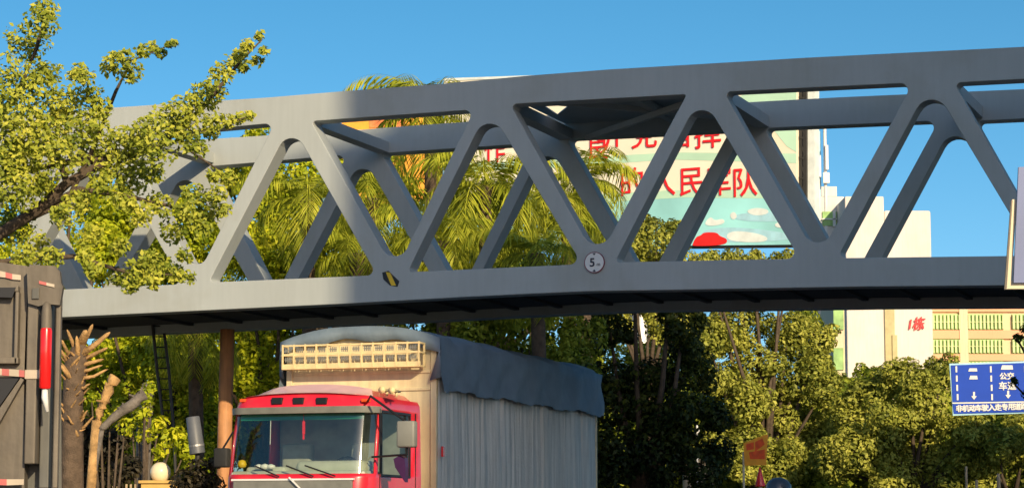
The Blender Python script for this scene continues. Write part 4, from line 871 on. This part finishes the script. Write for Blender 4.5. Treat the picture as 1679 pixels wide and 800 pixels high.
# globe lamp, gate post, fence
YG = 40.0; gp = at(262,795,YG); g1 = Vector((gp.x,gp.y,0))
pst = thing('gate_post', 'yellow masonry post under the white globe lamp', 'gate post', g1)
a = at(231,792,YG); b = at(293,792,YG); MB().box(a.x,b.x,YG,YG+.6,-.1,a.z,.01).build('shaft', M['yellow'], pst, g1); MB().box(a.x-.04,b.x+.04,YG-.04,YG+.64,a.z,a.z+.05,.01).build('cap', M['yellow'], pst, g1)
gl = at(263,774,YG+.3); rg = .17; zb0 = a.z+.05
lp = thing('globe_lamp', 'round white globe lamp on the yellow gate post', 'lamp', (gl.x,gl.y,zb0))
MB().lathe(gl, [(rg*math.sin(t*PI/14)+.001, -rg*math.cos(t*PI/14)) for t in range(15)], 28).build('globe', M['globe'], lp, (gl.x,gl.y,zb0), smooth=True)
MB().lathe((gl.x,gl.y,zb0), [(.09,0),(.08,.03),(.06,max(.04,gl.z-rg-zb0+.02))], 16).build('base', M['darksteel'], lp, (gl.x,gl.y,zb0), smooth=True)
f0 = at(168,796,YG); f1 = at(229,796,YG); fc = Vector((f0.x,f0.y,0))
fe = thing('picket_fence', 'low fence of thin wooden pickets left of the yellow gate post', 'fence', fc)
mb = MB()
for z in (.4, f0.z-.12): mb.box(f0.x-1.5,f1.x,YG+.05,YG+.1,z,z+.06)
mb.build('rail', M['wood'], fe, fc)
x = f0.x-1.5
while x < f1.x-.03: MB().box(x,x+.035,YG,YG+.035,-.1,f0.z+.03,.006).build('picket', M['wood'], fe, fc); x += .072

# ------------------------------------------------------------------ right verge
def simple_post(px, py, Y, r, m, name, label, cat, group=None):
    p = at(px, py, Y); return solo(MB().tube([(p.x,Y,-.1),(p.x,Y,p.z*.5),(p.x,Y,p.z-.02),(p.x,Y,p.z)], [r,r,r,r*.6], 12), name, M[m], (p.x,Y,0), label, cat, group, smooth=True)
pl = at(1143,712,64); l0 = Vector((pl.x,64,0))
gl_ = thing('garden_lamp', 'slim white garden lamp in the dark trees right of the lorry', 'lamp', l0)
MB().tube([(pl.x,64,-.1),(pl.x,64,pl.z)], .03, 10).build('post', M['white'], gl_, l0, smooth=True)
MB().lathe((pl.x,64,pl.z), [(.03,0),(.06,.03),(.065,.12),(.03,.2),(.012,.25)], 12).build('lantern', M['white'], gl_, l0, smooth=True)
for k, (px, py, lb) in enumerate(((1126,757,'left weathered stake beside the slim garden lamp'),(1152,752,'thick weathered stake between the garden lamp and the orange notice'),(1163,760,'thin weathered stake nearest the orange notice'))):
    simple_post(px, py, 64, .11, 'wood', 'wooden_stake', lb, 'post', 'weathered stakes by the garden lamp')
simple_post(1584,764,66,.035,'wood','thin_post','thin pale post under the broad olive tree','post','thin pale posts on the right verge')
simple_post(1637,776,66,.05,'wood','thin_post','short pale post under the blue lane sign','post','thin pale posts on the right verge')
simple_post(1601,786,66,.04,'wood','thin_post','lowest pale post between its two neighbours on the right verge','post','thin pale posts on the right verge')
n0 = at(1238,740,64); ng = Vector((n0.x,64,0))
nb_ = thing('notice_sign', 'orange and yellow notice board on a thin pale post', 'sign', ng)
def nbp(pp, yo, th=.01): return MB().prism([at(x, y, 64-yo) for x, y in pp], (0,-th,0))
nbp([(1219,726),(1255,712),(1259,713),(1256,762),(1221,763)], 0, .03).build('board', M['noticey'], nb_, ng)
for pp in ([(1223,728),(1236,724),(1236,736),(1224,738)],[(1238,724),(1250,718),(1254,728),(1238,740)],[(1228,741),(1254,736),(1254,752),(1230,752)]):
    nbp(pp, .032, .003).build('printed_patch', M['noticeo'], nb_, ng)
a = at(1219,740,64); MB().tube([(a.x,64.02,-.1),(a.x,64.02,a.z)], .03, 8).build('post', M['frame'], nb_, ng)
p = at(1246,765,63); q = at(1246,797,63); cgo = Vector((p.x,63,0))
tc = thing('cone_post', 'red pointed cone on a post under the orange notice', 'traffic cone', cgo)
MB().lathe((p.x,63,q.z), [(.14,0),(.135,.03),(.02,p.z-q.z-.02),(.006,p.z-q.z)], 18).build('cone', M['lampred'], tc, cgo, smooth=True)
MB().tube([(p.x,63,-.1),(p.x,63,q.z)], .05, 10).build('post', M['white'], tc, cgo, smooth=True)

# person with a helmet, only the top of the helmet inside the frame
YP = 29.0; hp_ = at(1276,782,YP); H = hp_.z; pg = Vector((hp_.x, YP, 0))
per = thing('person', 'person in a dark grey helmet below the orange notice at the bottom edge', 'person', pg)
vsk = [(0,0,.93*H/1.8,.125),(0,0,1.15*H/1.8,.12),(0,0,1.36*H/1.8,.15),(0,0,1.5*H/1.8,.055),(0,-.01,1.66*H/1.8,.088),
 (.17,0,1.4*H/1.8,.07),(.23,.02,1.12*H/1.8,.048),(.24,-.06,.88*H/1.8,.035),(.24,-.1,.8*H/1.8,.035),(-.17,0,1.4*H/1.8,.07),(-.23,.02,1.12*H/1.8,.048),(-.24,-.06,.88*H/1.8,.035),(-.24,-.1,.8*H/1.8,.035),
 (.1,0,.85*H/1.8,.09),(.11,0,.48,.065),(.11,.02,.1,.045),(.12,-.12,.05,.04),(-.1,0,.85*H/1.8,.09),(-.11,0,.48,.065),(-.11,.02,.1,.045),(-.12,-.12,.05,.04)]
ed = [(0,1),(1,2),(2,3),(3,4),(2,5),(5,6),(6,7),(7,8),(2,9),(9,10),(10,11),(11,12),(0,13),(13,14),(14,15),(15,16),(0,17),(17,18),(18,19),(19,20)]
me = bpy.data.meshes.new('body'); me.from_pydata([v[:3] for v in vsk], ed, []); ob = bpy.data.objects.new('body', me); col.objects.link(ob)
mk = ob.modifiers.new('k','SKIN'); mk2 = ob.modifiers.new('u','SUBSURF'); mk2.levels = mk2.render_levels = 2
for i, v in enumerate(vsk): me.skin_vertices[0].data[i].radius = (v[3], v[3])
me.skin_vertices[0].data[0].use_root = True
bm_ = bpy.data.meshes.new_from_object(ob.evaluated_get(bpy.context.evaluated_depsgraph_get())); bpy.data.objects.remove(ob)
bm_.materials.clear(); bm_.materials.append(M['cloth']); ob = bpy.data.objects.new('body', bm_); col.objects.link(ob); ob.parent = per
MB().lathe((0,-.01,H-.15), [(.15,-.06),(.158,0),(.15,.06),(.115,.11),(.06,.142),(.004,.15)], 24).build('helmet', M['helmet'], per, smooth=True)
